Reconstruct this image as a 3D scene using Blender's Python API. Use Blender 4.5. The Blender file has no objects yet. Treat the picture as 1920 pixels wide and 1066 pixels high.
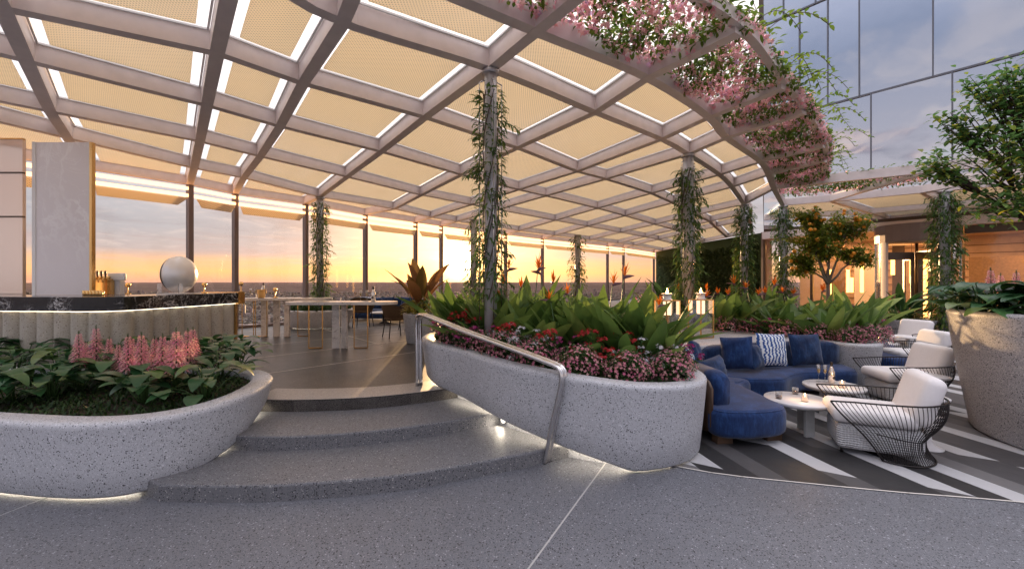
import bpy, math, random
from mathutils import Vector, Matrix
random.seed(7)
R = math.radians; PI = math.pi; sin = math.sin; cos = math.cos
S = bpy.context.scene
COL = S.collection
F, HZ, EYE = 800.0, 527.0, 1.96

def P(u, v, z):                     # the point at height z seen at photograph pixel (u, v)
    y = F * (z - EYE) / (HZ - v)
    return Vector(((u - 960) / F * y, y, z))
def Q(u, v, y):                     # the point at distance y
    return Vector(((u - 960) / F * y, y, EYE + (HZ - v) / F * y))
def XY(u, y): return (u - 960) / F * y
def rnd(a, b): return a + (b - a) * random.random()
def lerp(a, b, t): return a + (b - a) * t

# ------------------------------------------------------------------ mesh builder
class MB:
    def __init__(s): s.v = []; s.f = []; s.m = []; s.s = []
    def add(s, vs, fs, m=0, sm=False):
        o = len(s.v); s.v.extend([tuple(p) for p in vs])
        for f in fs: s.f.append(tuple(i + o for i in f)); s.m.append(m); s.s.append(sm)
    def hexa(s, b, t, m=0):         # 4 bottom + 4 top points
        s.add(list(b) + list(t), [(3, 2, 1, 0), (4, 5, 6, 7), (0, 1, 5, 4), (1, 2, 6, 5), (2, 3, 7, 6), (3, 0, 4, 7)], m)
    def box(s, c, d, rz=0, m=0):    # centre, full sizes
        cx, cy, cz = c; x, y, z = d[0] / 2, d[1] / 2, d[2] / 2; k, q = cos(rz), sin(rz)
        p = [(cx + a * k - b * q, cy + a * q + b * k) for a, b in ((-x, -y), (x, -y), (x, y), (-x, y))]
        s.hexa([(a, b, cz - z) for a, b in p], [(a, b, cz + z) for a, b in p], m)
    def rbox(s, c, d, r=.03, rz=0, m=0, seg=3, tilt=None):   # softly rounded box (cushion like)
        M = Matrix.Rotation(rz, 3, 'Z')
        if tilt is not None: M = M @ tilt
        n = 2 * seg + 2
        def coord(i, L):
            h = L / 2
            if i <= seg: a = PI / 2 * i / seg; return -h + r - r * cos(a), -1, a
            a = PI / 2 * (i - seg - 1) / seg; return h - r + r * sin(a), 1, a
        rings = []
        X, Y, Z = d
        rr = []
        for i in range(seg + 1): a = -PI / 2 + PI / 2 * i / seg; rr.append((r - r * cos(a), -Z / 2 + r + r * sin(a)))
        for i in range(seg + 1): a = PI / 2 * i / seg; rr.append((r - r * cos(a), Z / 2 - r + r * sin(a)))
        for ins, z in rr:
            ring = []
            q = max(r - ins, .001)
            for sx, sy, a0 in ((1, 1, 0), (-1, 1, PI / 2), (-1, -1, PI), (1, -1, 1.5 * PI)):
                for j in range(seg + 1):
                    a = a0 + PI / 2 * j / seg
                    ring.append(Vector((sx * (X / 2 - r) + q * cos(a), sy * (Y / 2 - r) + q * sin(a), z)))
            rings.append([Vector(c) + M @ p for p in ring])
        s.loft(rings, True, True, True, m, True)
    def loft(s, rings, closed=True, cap0=False, cap1=False, m=0, sm=True):
        n = len(rings[0]); vs = [p for r in rings for p in r]; fs = []
        for i in range(len(rings) - 1):
            for j in range(n if closed else n - 1):
                k = (j + 1) % n
                fs.append((i * n + j, i * n + k, (i + 1) * n + k, (i + 1) * n + j))
        if cap0: fs.append(tuple(range(n - 1, -1, -1)))
        if cap1: fs.append(tuple((len(rings) - 1) * n + j for j in range(n)))
        s.add(vs, fs, m, sm)
    def tube(s, pts, r, seg=8, m=0, closed=False, sm=True, flat=1.0):
        pts = [Vector(p) for p in pts]; n = len(pts); rings = []
        up = Vector((0, 0, 1)); prev = None
        for i, p in enumerate(pts):
            if closed: t = pts[(i + 1) % n] - pts[i - 1]
            else: t = pts[min(i + 1, n - 1)] - pts[max(i - 1, 0)]
            t.normalize()
            if prev is None:
                a = t.cross(up)
                if a.length < 1e-3: a = Vector((1, 0, 0))
            else:
                a = prev - t * prev.dot(t)
                if a.length < 1e-5: a = t.cross(up)
            a.normalize(); b = t.cross(a); prev = a
            q = r[i] if isinstance(r, (list, tuple)) else r
            rings.append([p + a * (q * cos(2 * PI * j / seg)) + b * (q * flat * sin(2 * PI * j / seg)) for j in range(seg)])
        if closed: rings.append(rings[0])
        s.loft(rings, True, not closed, not closed, m, sm)
    def lathe(s, prof, c=(0, 0, 0), seg=20, m=0, sm=True, cap=True):
        rings = [[(c[0] + r * cos(2 * PI * j / seg), c[1] + r * sin(2 * PI * j / seg), c[2] + z) for j in range(seg)] for r, z in prof]
        s.loft(rings, True, cap, cap, m, sm)
    def prism(s, poly, z0, z1, m=0, mtop=None):
        n = len(poly)
        zt = z1 if isinstance(z1, (list, tuple)) else [z1] * n
        s.add([(p[0], p[1], z0) for p in poly] + [(p[0], p[1], z) for p, z in zip(poly, zt)],
              [(j, (j + 1) % n, n + (j + 1) % n, n + j) for j in range(n)] + [tuple(range(n - 1, -1, -1))], m)
        s.add([(p[0], p[1], z) for p, z in zip(poly, zt)], [tuple(range(n))], m if mtop is None else mtop)
    def ball(s, c, r, seg=12, rings=8, m=0, sc=(1, 1, 1)):
        prof = [[(c[0] + sc[0] * r * max(sin(PI * i / rings), .01) * cos(2 * PI * j / seg), c[1] + sc[1] * r * max(sin(PI * i / rings), .01) * sin(2 * PI * j / seg), c[2] - sc[2] * r * cos(PI * i / rings)) for j in range(seg)] for i in range(rings + 1)]
        s.loft(prof, True, True, True, m, True)
    def sweep(s, pts, w, h, m=0, off=0.0):   # rectangular bar along a polyline in plan, underside at the points
        pts = [Vector(p) for p in pts]; n = len(pts); rings = []
        for i, p in enumerate(pts):
            t = (pts[min(i + 1, n - 1)] - pts[max(i - 1, 0)]); t.z = 0; t.normalize()
            a = Vector((t.y, -t.x, 0)) * (w / 2)
            z = Vector((0, 0, off)); H = Vector((0, 0, h))
            rings.append([p - a + z, p + a + z, p + a + z + H, p - a + z + H])
        s.loft(rings, True, True, True, m, False)
    def leaf(s, b, az, el, L, W, bend=.8, n=5, fold=.15, m=0, prof=.9, tw=0.0):
        b = Vector(b); p = b.copy(); vs = []; dl = L / n
        side = Vector((-sin(az), cos(az), 0))
        if tw:
            side = (side * cos(tw) + Vector((0, 0, 1)) * sin(tw))
        for i in range(n + 1):
            t = i / n; e = el - bend * t
            d = Vector((cos(az) * cos(e), sin(az) * cos(e), sin(e)))
            nrm = Vector((-cos(az) * sin(e), -sin(az) * sin(e), cos(e)))
            w = W / 2 * max(max(sin(PI * min(t ** prof, 1)), 0) ** .8, .03 if i else .12)
            vs += [p - side * w + nrm * (w * fold), p, p + side * w + nrm * (w * fold)]
            p = p + d * dl
        fs = []
        for i in range(n):
            o = 3 * i; fs += [(o, o + 1, o + 4, o + 3), (o + 1, o + 2, o + 5, o + 4)]
        s.add(vs, fs, m, True)
        return p
    def build(s, name, mats, parent=None, shift=None):
        me = bpy.data.meshes.new(name)
        vs = s.v
        if shift is not None: vs = [(a - shift[0], b - shift[1], c - shift[2]) for a, b, c in vs]
        me.from_pydata(vs, [], s.f); me.update()
        if not isinstance(mats, (list, tuple)): mats = [mats]
        for q in mats: me.materials.append(q)
        me.polygons.foreach_set('material_index', s.m); me.polygons.foreach_set('use_smooth', s.s)
        o = bpy.data.objects.new(name, me); COL.objects.link(o)
        if parent: o.parent = parent
        return o

LOC = {}
def tag(o, label, cat, group=None, kind=None):
    if label: o['label'] = label
    if cat: o['category'] = cat
    if group: o['group'] = group
    if kind: o['kind'] = kind
    return o
def thing(name, label, cat, loc=(0, 0, 0), rz=0, group=None, sc=None):
    o = bpy.data.objects.new(name, None); COL.objects.link(o)
    o.location = loc; o.rotation_euler = (0, 0, rz)
    if sc: o.scale = (sc, sc, sc)
    o.empty_display_size = .1
    LOC[o.name] = Vector(loc)
    return tag(o, label, cat, group)
def part(mb, name, mats, parent, root=None, label=None):     # root: mesh is in world coordinates
    o = mb.build(name, mats, parent, LOC[root.name] if root else None)
    if label: o['label'] = label
    return o
def solo(mb, name, mats, label, cat, group=None):
    return tag(mb.build(name, mats), label, cat, group)
def struct(mb, name, mats, kind='structure', label=None):
    o = mb.build(name, mats); o['kind'] = kind
    if label: o['label'] = label
    return o
def kids(o): return list(o.children)
def copy_tree(o, parent=None):
    c = o.copy(); COL.objects.link(c)
    if parent is not None: c.parent = parent
    for ch in kids(o): copy_tree(ch, c)
    return c
def place(proto, used, loc, rz=0, sc=1.0, label=None, group=None):
    if not used: used.append(1); o = proto
    else: o = copy_tree(proto)
    o.location = loc; o.rotation_euler = (0, 0, rz)
    o.scale = (sc, sc, sc) if not isinstance(sc, (tuple, list)) else sc
    if label: o['label'] = label
    if group: o['group'] = group
    return o
ORD = 'first second third fourth fifth sixth seventh eighth ninth tenth eleventh twelfth thirteenth fourteenth fifteenth sixteenth seventeenth eighteenth nineteenth twentieth'.split()
def ordered(spots):                  # ordinal words counted from the left as seen from the camera
    ix = sorted(range(len(spots)), key=lambda i: spots[i][0] / max(spots[i][1], .1))
    out = [''] * len(spots)
    for k, i in enumerate(ix): out[i] = ORD[k] if k < 20 else 'last'
    out[ix[0]] = 'leftmost'; out[ix[-1]] = 'rightmost'
    return out

def spline(pts, n, closed=True):      # Catmull-Rom through pts, resampled evenly to n points
    pts = [Vector(p) for p in pts]; k = len(pts); d = []
    rng = range(k) if closed else range(k - 1)
    for i in rng:
        if closed: a, b, c, e = pts[i - 1], pts[i], pts[(i + 1) % k], pts[(i + 2) % k]
        else: a, b, c, e = pts[max(i - 1, 0)], pts[i], pts[i + 1], pts[min(i + 2, k - 1)]
        for j in range(16):
            t = j / 16
            d.append(.5 * ((2 * b) + (c - a) * t + (2 * a - 5 * b + 4 * c - e) * t * t + (3 * b - a - 3 * c + e) * t ** 3))
    d.append(pts[0].copy() if closed else pts[-1].copy())
    L = [0]
    for i in range(len(d) - 1): L.append(L[-1] + (d[i + 1] - d[i]).length)
    out = []; i = 0; m = n if closed else n - 1
    for q in range(n):
        s_ = L[-1] * q / m
        while i < len(L) - 2 and L[i + 1] < s_: i += 1
        t = (s_ - L[i]) / max(L[i + 1] - L[i], 1e-9)
        out.append(d[i].lerp(d[i + 1], min(t, 1)))
    return out
def area(pl): return sum(pl[i].x * pl[(i + 1) % len(pl)].y - pl[(i + 1) % len(pl)].x * pl[i].y for i in range(len(pl))) / 2
def inset(pl, d):                     # closed loop in plan, d > 0 moves inward
    n = len(pl); sg = 1 if area(pl) > 0 else -1; out = []
    for i in range(n):
        t = pl[(i + 1) % n] - pl[i - 1]; t.z = 0; t.normalize()
        q = d[i] if isinstance(d, list) else d
        out.append(pl[i] + Vector((-t.y, t.x, 0)) * (sg * q))
    for _ in range(3 if abs(d if not isinstance(d, list) else max(d)) > .12 else 0):
        out = [(out[i - 1] + out[i] * 2 + out[(i + 1) % n]) / 4 for i in range(n)]
    return out
def inside(p, pl):
    c = False; j = len(pl) - 1
    for i in range(len(pl)):
        a, b = pl[i], pl[j]
        if (a.y > p[1]) != (b.y > p[1]) and p[0] < (b.x - a.x) * (p[1] - a.y) / (b.y - a.y) + a.x: c = not c
        j = i
    return c

# ------------------------------------------------------------------ materials
class NT:
    def __init__(s, name, world=False):
        s.mat = bpy.data.materials.new(name); s.mat.use_nodes = True
        s.t = s.mat.node_tree; s.t.nodes.clear(); s.out = s.n('OutputMaterial')
    def n(s, typ, **k):
        nd = s.t.nodes.new('ShaderNode' + typ)
        for a, b in k.items():
            if a in ('ops',): continue
            setattr(nd, a, b)
        return nd
    def l(s, a, b): s.t.links.new(a, b)
    def coord(s, kind='Object', scale=(1, 1, 1), rot=(0, 0, 0)):
        c = s.n('TexCoord'); m = s.n('Mapping')
        m.inputs['Scale'].default_value = scale; m.inputs['Rotation'].default_value = rot
        s.l(c.outputs[kind], m.inputs['Vector']); return m.outputs['Vector']
    def noise(s, vec, scale, detail=3, rough=.55, dist=0):
        q = s.n('TexNoise'); q.inputs['Scale'].default_value = scale; q.inputs['Detail'].default_value = detail
        q.inputs['Roughness'].default_value = rough; q.inputs['Distortion'].default_value = dist
        if vec is not None: s.l(vec, q.inputs['Vector'])
        return q.outputs['Fac']
    def ramp(s, fac, stops, interp='LINEAR'):
        r = s.n('ValToRGB'); e = r.color_ramp.elements; r.color_ramp.interpolation = interp
        while len(e) < len(stops): e.new(.5)
        for i, (p, c) in enumerate(stops): e[i].position = p; e[i].color = (*c, 1) if len(c) == 3 else c
        s.l(fac, r.inputs['Fac']); return r.outputs['Color']
    def mix(s, fac, a, b, mode='MIX'):
        q = s.n('MixRGB', blend_type=mode)
        for i, x in enumerate((fac, a, b)):
            if isinstance(x, (int, float)): q.inputs[i].default_value = x
            elif isinstance(x, tuple): q.inputs[i].default_value = (*x, 1)
            else: s.l(x, q.inputs[i])
        return q.outputs['Color']
    def math(s, op, a, b=None, c=None):
        q = s.n('Math', operation=op)
        for i, x in enumerate((a, b, c)):
            if x is None: continue
            if isinstance(x, (int, float)): q.inputs[i].default_value = x
            else: s.l(x, q.inputs[i])
        return q.outputs['Value']
    def pbr(s, col, rough=.5, metal=0, bump=None, bstr=.2, spec=.5, bdist=.01, sheen=0, coat=0):
        b = s.n('BsdfPrincipled')
        for nm, x in (('Base Color', col), ('Roughness', rough), ('Metallic', metal), ('Specular IOR Level', spec)):
            if isinstance(x, tuple): b.inputs[nm].default_value = (*x, 1)
            elif isinstance(x, (int, float)): b.inputs[nm].default_value = x
            else: s.l(x, b.inputs[nm])
        if sheen: b.inputs['Sheen Weight'].default_value = sheen
        if coat: b.inputs['Coat Weight'].default_value = coat
        if bump is not None:
            q = s.n('Bump'); q.inputs['Strength'].default_value = bstr; q.inputs['Distance'].default_value = bdist
            s.l(bump, q.inputs['Height']); s.l(q.outputs['Normal'], b.inputs['Normal'])
        return b.outputs['BSDF']
    def done(s, sh): s.l(sh, s.out.inputs['Surface']); return s.mat

def simple(name, col, rough=.5, metal=0, var=.12, scale=6, spec=.5, bstr=.1, sheen=0, coat=0):
    t = NT(name); v = t.coord(); n = t.noise(v, scale, 5)
    c = t.mix(n, tuple(x * (1 - var) for x in col), tuple(min(x * (1 + var), 1) for x in col))
    rr = t.math('MULTIPLY_ADD', n, .14, rough - .07)
    return t.done(t.pbr(c, rr, metal, t.noise(v, scale * 7, 3), bstr, spec, sheen=sheen, coat=coat))

def terrazzo(name, base, dark, light, sc=26, rough=.55, thr=.28, bumpy=.15, mott=.12, spec=.4, light_n=None):
    ln_ = thr if light_n is None else light_n
    t = NT(name); v = t.coord()
    warp = t.noise(v, sc * .6, 2)
    def chips(scale, lo, hi):
        a = t.n('TexVoronoi'); a.inputs['Scale'].default_value = scale; a.inputs['Randomness'].default_value = 1
        t.l(v, a.inputs['Vector'])
        sep = t.n('SeparateColor'); t.l(a.outputs['Color'], sep.inputs['Color'])
        size = t.math('MULTIPLY_ADD', sep.outputs['Red'], .42, .16)
        d = t.math('SUBTRACT', size, t.math('MULTIPLY_ADD', warp, .25, t.math('ADD', a.outputs['Distance'], -.12)))
        m = t.math('MULTIPLY', d, 14); m = t.math('MINIMUM', t.math('MAXIMUM', m, 0), 1)
        return m, sep.outputs['Green'], sep.outputs['Blue']
    m1, g1, b1 = chips(sc, 0, 1); m2, g2, b2 = chips(sc * 2.3, 0, 1)
    mot = t.noise(v, .9, 8, .68, .5); fine = t.noise(v, sc * 4, 2)
    c = t.mix(mot, tuple(x * (1 - mott) for x in base), tuple(x * (1 + mott) for x in base))
    c = t.mix(t.math('MULTIPLY', fine, .35), c, tuple(x * .6 for x in base))
    isd = t.math('LESS_THAN', g2, thr); isl = t.math('GREATER_THAN', g2, 1 - ln_)
    c = t.mix(t.math('MULTIPLY', m2, isl), c, light)
    c = t.mix(t.math('MULTIPLY', m2, isd), c, dark)
    isd1 = t.math('LESS_THAN', g1, thr); isl1 = t.math('GREATER_THAN', g1, 1 - ln_ * .7)
    c = t.mix(t.math('MULTIPLY', m1, isl1), c, light)
    c = t.mix(t.math('MULTIPLY', m1, isd1), c, dark)
    rr = t.math('MULTIPLY_ADD', mot, .25, rough - .12)
    return t.done(t.pbr(c, rr, 0, fine, bumpy, spec, .004))

def foliage(name, c1, c2, rough=.45, trans=.3, tip=None, spec=.4):
    t = NT(name); g = t.n('NewGeometry'); oi = t.n('ObjectInfo')
    r = t.math('FRACT', t.math('ADD', g.outputs['Random Per Island'], oi.outputs['Random']))
    c = t.ramp(r, [(0, c1), (.75, c2), (1, tip or c2)])
    v = t.coord(); n = t.noise(v, 14, 3)
    c = t.mix(t.math('MULTIPLY', n, .45), c, tuple(x * .55 for x in c1))
    p = t.pbr(c, rough, 0, None, spec=spec)
    tr = t.n('BsdfTranslucent'); t.l(c, tr.inputs['Color'])
    mx = t.n('MixShader'); mx.inputs[0].default_value = trans
    t.l(p, mx.inputs[1]); t.l(tr.outputs[0], mx.inputs[2])
    return t.done(mx.outputs[0])

def emit(name, col, st):
    t = NT(name); e = t.n('Emission'); e.inputs['Color'].default_value = (*col, 1); e.inputs['Strength'].default_value = st
    return t.done(e.outputs[0])

def glass(name, tint=(.96, .97, .97), refl=.12, rough=.02, fres=1.45):
    t = NT(name); a = t.n('BsdfTransparent'); a.inputs[0].default_value = (*tint, 1)
    g = t.n('BsdfGlossy'); g.inputs['Roughness'].default_value = rough; g.inputs[0].default_value = (1, 1, 1, 1)
    f = t.n('Fresnel'); f.inputs[0].default_value = fres
    fac = t.math('MULTIPLY_ADD', f.outputs[0], .7, refl * .2)
    mx = t.n('MixShader'); t.l(fac, mx.inputs[0]); t.l(a.outputs[0], mx.inputs[1]); t.l(g.outputs[0], mx.inputs[2])
    return t.done(mx.outputs[0])

def marble(name, base, vein, sc=1.2, w=.03, rough=.18, thr=.5, mott=.1, spec=.5):
    t = NT(name); v = t.coord()
    n1 = t.noise(v, sc * 1.0, 6, .6, 1.6); n2 = t.noise(v, sc * 2.6, 6, .6, 2.2)
    def ln(n, w): return t.math('MAXIMUM', t.math('SUBTRACT', 1, t.math('DIVIDE', t.math('ABSOLUTE', t.math('SUBTRACT', n, thr)), w)), 0)
    msk = t.noise(v, sc * .9, 3)
    l = t.math('MAXIMUM', ln(n1, w), t.math('MULTIPLY', ln(n2, w * .8), .7))
    l = t.math('MULTIPLY', l, t.math('MINIMUM', t.math('MAXIMUM', t.math('MULTIPLY', t.math('SUBTRACT', msk, .42), 7), 0), 1))
    c = t.mix(t.noise(v, sc * .7, 5, .6, .8), tuple(x * (1 - mott) for x in base), tuple(min(1, x * (1 + mott)) for x in base))
    c = t.mix(l, c, vein)
    return t.done(t.pbr(c, rough, 0, None, spec=spec))

def velvet(name, c1, c2):
    t = NT(name); v = t.coord(scale=(1, 1, .25)); n = t.noise(v, 34, 5, .65, .6); n2 = t.noise(t.coord(), 5, 4)
    lw = t.n('LayerWeight'); lw.inputs[0].default_value = .35
    c = t.ramp(t.math('MULTIPLY', t.math('ADD', n, n2), .5), [(.36, c1), (.5, tuple((a + b) / 2 for a, b in zip(c1, c2))), (.62, tuple(x * 1.25 for x in c2))])
    return t.done(t.pbr(c, .8, 0, n, .25, .12, sheen=.22))

def stripes_cushion():
    t = NT('ikat_fabric'); v = t.coord()
    sx = t.n('SeparateXYZ'); t.l(v, sx.inputs[0])
    nz = t.noise(t.coord(scale=(1, 1, 5)), 7, 3)
    w = t.math('SINE', t.math('MULTIPLY_ADD', sx.outputs['X'], 92, t.math('MULTIPLY', nz, 9)))
    gap = t.noise(t.coord(scale=(1, 1, 2)), 16, 2)
    m = t.math('GREATER_THAN', t.math('ADD', w, t.math('MULTIPLY', gap, 1.2)), .55)
    c = t.mix(m, (.03, .09, .3), (.75, .8, .86))
    return t.done(t.pbr(c, .8, 0, t.noise(v, 150, 2), .1, .2))

def planks():
    t = NT('striped_paving'); v = t.coord(rot=(0, 0, R(-8.9)))
    sx = t.n('SeparateXYZ'); t.l(v, sx.inputs[0])
    W = .2385
    row = t.math('FLOOR', t.math('DIVIDE', sx.outputs['X'], W))
    fx = t.math('FRACT', t.math('DIVIDE', sx.outputs['X'], W))
    wn = t.n('TexWhiteNoise', noise_dimensions='1D'); t.l(row, wn.inputs['W'])
    y = t.math('ADD', t.math('ADD', sx.outputs['Y'], t.math('MULTIPLY', wn.outputs['Value'], 7.0)), t.math('MULTIPLY', fx, .22))
    cell = t.math('FLOOR', t.math('DIVIDE', y, 2.3)); fy = t.math('FRACT', t.math('DIVIDE', y, 2.3))
    cb = t.n('CombineXYZ'); t.l(row, cb.inputs[0]); t.l(cell, cb.inputs[1])
    w2 = t.n('TexWhiteNoise', noise_dimensions='2D'); t.l(cb.outputs[0], w2.inputs['Vector'])
    c = t.ramp(w2.outputs['Value'], [(0, (.02, .019, .021)), (.34, (.065, .062, .066)), (.58, (.14, .135, .14)), (.75, (.46, .46, .48)), (.96, (.02, .019, .021))], 'CONSTANT')
    g = t.noise(t.coord(), 60, 4); g2 = t.noise(t.coord(), 3, 5)
    c = t.mix(t.math('MULTIPLY', g, .5), c, t.mix(.3, c, (.10, .10, .105)))
    j = t.math('MAXIMUM', t.math('LESS_THAN', fx, .018), t.math('LESS_THAN', fy, .003))
    c = t.mix(j, c, (.03, .03, .03))
    return t.done(t.pbr(c, t.math('MULTIPLY_ADD', g2, .3, .35), 0, g, .12, .4, .004))

def perforated():
    t = NT('perforated_metal'); v = t.coord()
    sx = t.n('SeparateXYZ'); t.l(v, sx.inputs[0])
    a = t.math('SINE', t.math('MULTIPLY', t.math('ADD', sx.outputs['X'], sx.outputs['Y']), 88)); b = t.math('SINE', t.math('MULTIPLY', t.math('SUBTRACT', sx.outputs['X'], sx.outputs['Y']), 88))
    hole = t.math('GREATER_THAN', t.math('MULTIPLY', a, b), .42)
    nz = t.noise(t.coord(), .8, 3)
    c = t.mix(nz, (.46, .36, .25), (.56, .45, .32))
    d = t.pbr(c, .45, .0, None, spec=.3)
    tl = t.n('BsdfTranslucent'); t.l(t.mix(.0, (.89, .74, .52), (1, 1, 1)), tl.inputs['Color'])
    m1 = t.n('MixShader'); m1.inputs[0].default_value = .58; t.l(d, m1.inputs[1]); t.l(tl.outputs[0], m1.inputs[2])
    tr = t.n('BsdfTransparent'); m2 = t.n('MixShader'); t.l(t.math('MULTIPLY', hole, .55), m2.inputs[0]); t.l(m1.outputs[0], m2.inputs[1]); t.l(tr.outputs[0], m2.inputs[2])
    return t.done(m2.outputs[0])

def frosted():
    t = NT('frosted_glass'); tr = t.n('BsdfTransparent'); tr.inputs[0].default_value = (.95, .95, .95, 1)
    tl = t.n('BsdfTranslucent'); tl.inputs[0].default_value = (.9, .9, .88, 1)
    g = t.n('BsdfGlossy'); g.inputs['Roughness'].default_value = .1
    m = t.n('MixShader'); m.inputs[0].default_value = .35; t.l(tr.outputs[0], m.inputs[1]); t.l(tl.outputs[0], m.inputs[2])
    m2 = t.n('MixShader'); m2.inputs[0].default_value = .04; t.l(m.outputs[0], m2.inputs[1]); t.l(g.outputs[0], m2.inputs[2])
    return t.done(m2.outputs[0])

M = {}
M['ground'] = terrazzo('foreground_terrazzo', (.148, .154, .178), (.02, .02, .025), (.32, .32, .36), 74, .5, .36, .12, mott=.26, light_n=.12)
M['step'] = terrazzo('step_terrazzo', (.165, .168, .185), (.025, .025, .03), (.38, .37, .37), 74, .5, .34, .12, mott=.2, light_n=.12)
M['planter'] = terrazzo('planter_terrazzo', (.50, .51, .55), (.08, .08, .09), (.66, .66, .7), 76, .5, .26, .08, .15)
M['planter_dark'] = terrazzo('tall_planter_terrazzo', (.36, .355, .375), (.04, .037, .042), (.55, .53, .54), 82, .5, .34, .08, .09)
M['band'] = terrazzo('border_terrazzo', (.34, .31, .29), (.15, .14, .14), (.45, .42, .4), 60, .4, .25, .05, .08)
M['terrace'] = terrazzo('terrace_terrazzo', (.07, .066, .066), (.022, .022, .022), (.14, .13, .125), 60, .36, .3, .05, .2, .22)
M['joint'] = simple('joint', (.6, .57, .54), .8, spec=.1); M['gjoint'] = simple('ground_joint', (.4, .4, .4), .8, spec=.1)
M['planks'] = planks()
M['beam'] = simple('beam_metal', (.72, .62, .59), .42, .1, .16, 5, .4, .05)
M['perf'] = perforated()
M['frost'] = frosted()
M['white'] = simple('white_paint', (.78, .76, .74), .4, 0, .05, 4)
M['steel'] = simple('brushed_steel', (.66, .64, .64), .2, 1, .04, 6, .5, 0)
M['column'] = simple('column_paint', (.52, .5, .52), .4, .3, .12, 12)
M['bronze'] = simple('bronze', (.10, .075, .06), .35, .7, .15, 10)
M['dark'] = simple('dark_metal', (.035, .03, .03), .4, .6, .2, 20)
M['brass'] = simple('brass', (.75, .48, .2), .24, 1, .12, 18)
M['mullion'] = simple('mullion_bronze', (.2, .15, .14), .45, .3, .12, 6)
M['glass'] = glass('clear_glass')
M['glass2'] = glass('table_glass', (.97, .97, .97), .2)
M['blackmarble'] = marble('black_marble', (.018, .018, .021), (.62, .6, .6), 2.2, .022, .12)
M['whitemarble'] = marble('white_marble', (.62, .58, .56), (.26, .23, .22), 3.0, .03, .22)
M['onyx'] = marble('pale_onyx', (.78, .73, .74), (.93, .91, .91), .42, .02, .25, .5, .13)
M['flute'] = terrazzo('fluted_stone', (.44, .40, .35), (.2, .17, .14), (.5, .46, .4), 60, .6, .2, .2, .3)
M['barled'] = emit('bar_glow', (1, .84, .62), 2.5)
M['blue'] = velvet('blue_velvet', (.006, .019, .075), (.015, .045, .145))
M['navy'] = velvet('navy_velvet', (.005, .014, .052), (.016, .045, .125))
M['ikat'] = stripes_cushion()
M['wood'] = simple('walnut', (.07, .038, .022), .4, 0, .4, 9)
M['table'] = simple('table_top', (.68, .66, .67), .3, 0, .06, 8)
M['tablebase'] = simple('table_stone', (.42, .42, .42), .5, 0, .15, 20)
M['cushion'] = simple('pale_fabric', (.76, .73, .74), .9, 0, .06, 30, .15, .25)
M['wicker'] = None
M['rope'] = simple('dark_rope', (.085, .055, .035), .8, 0, .4, 60, .2, .5)
M['soil'] = simple('soil', (.03, .024, .016), .9, 0, .5, 30, .2, .5)
M['hosta'] = foliage('hosta_leaf', (.025, .09, .035), (.06, .16, .055), .36, .28, (.16, .22, .05), .45)
M['canna'] = foliage('canna_leaf', (.10, .19, .045), (.19, .30, .075), .42, .45, (.30, .40, .10))
M['bush'] = foliage('bush_leaf', (.03, .085, .022), (.06, .14, .034), .5, .35)
M['cover'] = foliage('cover_leaf', (.016, .045, .01), (.04, .085, .02), .6, .3)
M['vine'] = foliage('vine_leaf', (.06, .14, .04), (.13, .23, .06), .45, .5, (.3, .32, .06))
M['boug'] = foliage('creeper_leaf', (.08, .15, .022), (.19, .26, .04), .45, .6)
M['tree'] = foliage('tree_leaf', (.07, .16, .045), (.14, .26, .07), .42, .55, (.55, .5, .05))
M['orangeleaf'] = foliage('citrus_leaf', (.10, .17, .02), (.24, .29, .045), .42, .55, (.42, .36, .05))
M['banana'] = foliage('banana_leaf', (.025, .075, .025), (.05, .12, .035), .4, .4)
M['gold'] = foliage('golden_leaf', (.12, .13, .02), (.3, .27, .04), .5, .4)
M['wall_green'] = foliage('moss_leaf', (.03, .065, .012), (.075, .12, .02), .7, .2)
M['pink'] = foliage('pink_petal', (.78, .2, .38), (.92, .5, .5), .6, .5, (.95, .7, .58))
M['bougpink'] = foliage('creeper_petal', (.98, .48, .6), (1, .66, .58), .6, .8, (.76, .54, .82))
M['spike'] = foliage('spike_petal', (.92, .38, .58), (1, .64, .6), .6, .65, (1, .82, .7))
M['red'] = foliage('red_petal', (.5, .015, .035), (.65, .05, .05), .6, .4)
M['magenta'] = foliage('magenta_petal', (.45, .03, .22), (.6, .08, .3), .6, .4)
M['whitep'] = foliage('white_petal', (.7, .68, .78), (.85, .83, .86), .6, .4)
M['orangep'] = foliage('orange_petal', (.8, .16, .015), (.85, .28, .03), .55, .45)
M['stem'] = simple('green_stem', (.05, .11, .03), .5, 0, .2, 20)
M['bract'] = simple('bract', (.16, .07, .09), .5, 0, .3, 20)
M['bark'] = simple('bark', (.17, .13, .1), .8, 0, .35, 30, .2, .6)
M['darkbark'] = simple('dark_bark', (.05, .035, .026), .8, 0, .35, 30, .2, .6)
M['fruit'] = simple('orange_peel', (.75, .27, .02), .45, 0, .1, 60, .4, .2)
M['strip'] = emit('strip_glow', (1, .47, .19), 3.0)
M['led'] = emit('led_glow', (1, .86, .66), 14)
M['lampglow'] = emit('lamp_glow', (1, .42, .09), 5)
M['flame'] = emit('flame_glow', (1, .55, .16), 30)
M['wax'] = emit('lit_wax', (1, .58, .34), 1.6)
M['disc'] = emit('step_light', (1, .93, .8), 1.6)
M['redleaf'] = foliage('red_leaf', (.10, .085, .025), (.26, .12, .05), .45, .6)
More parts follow.
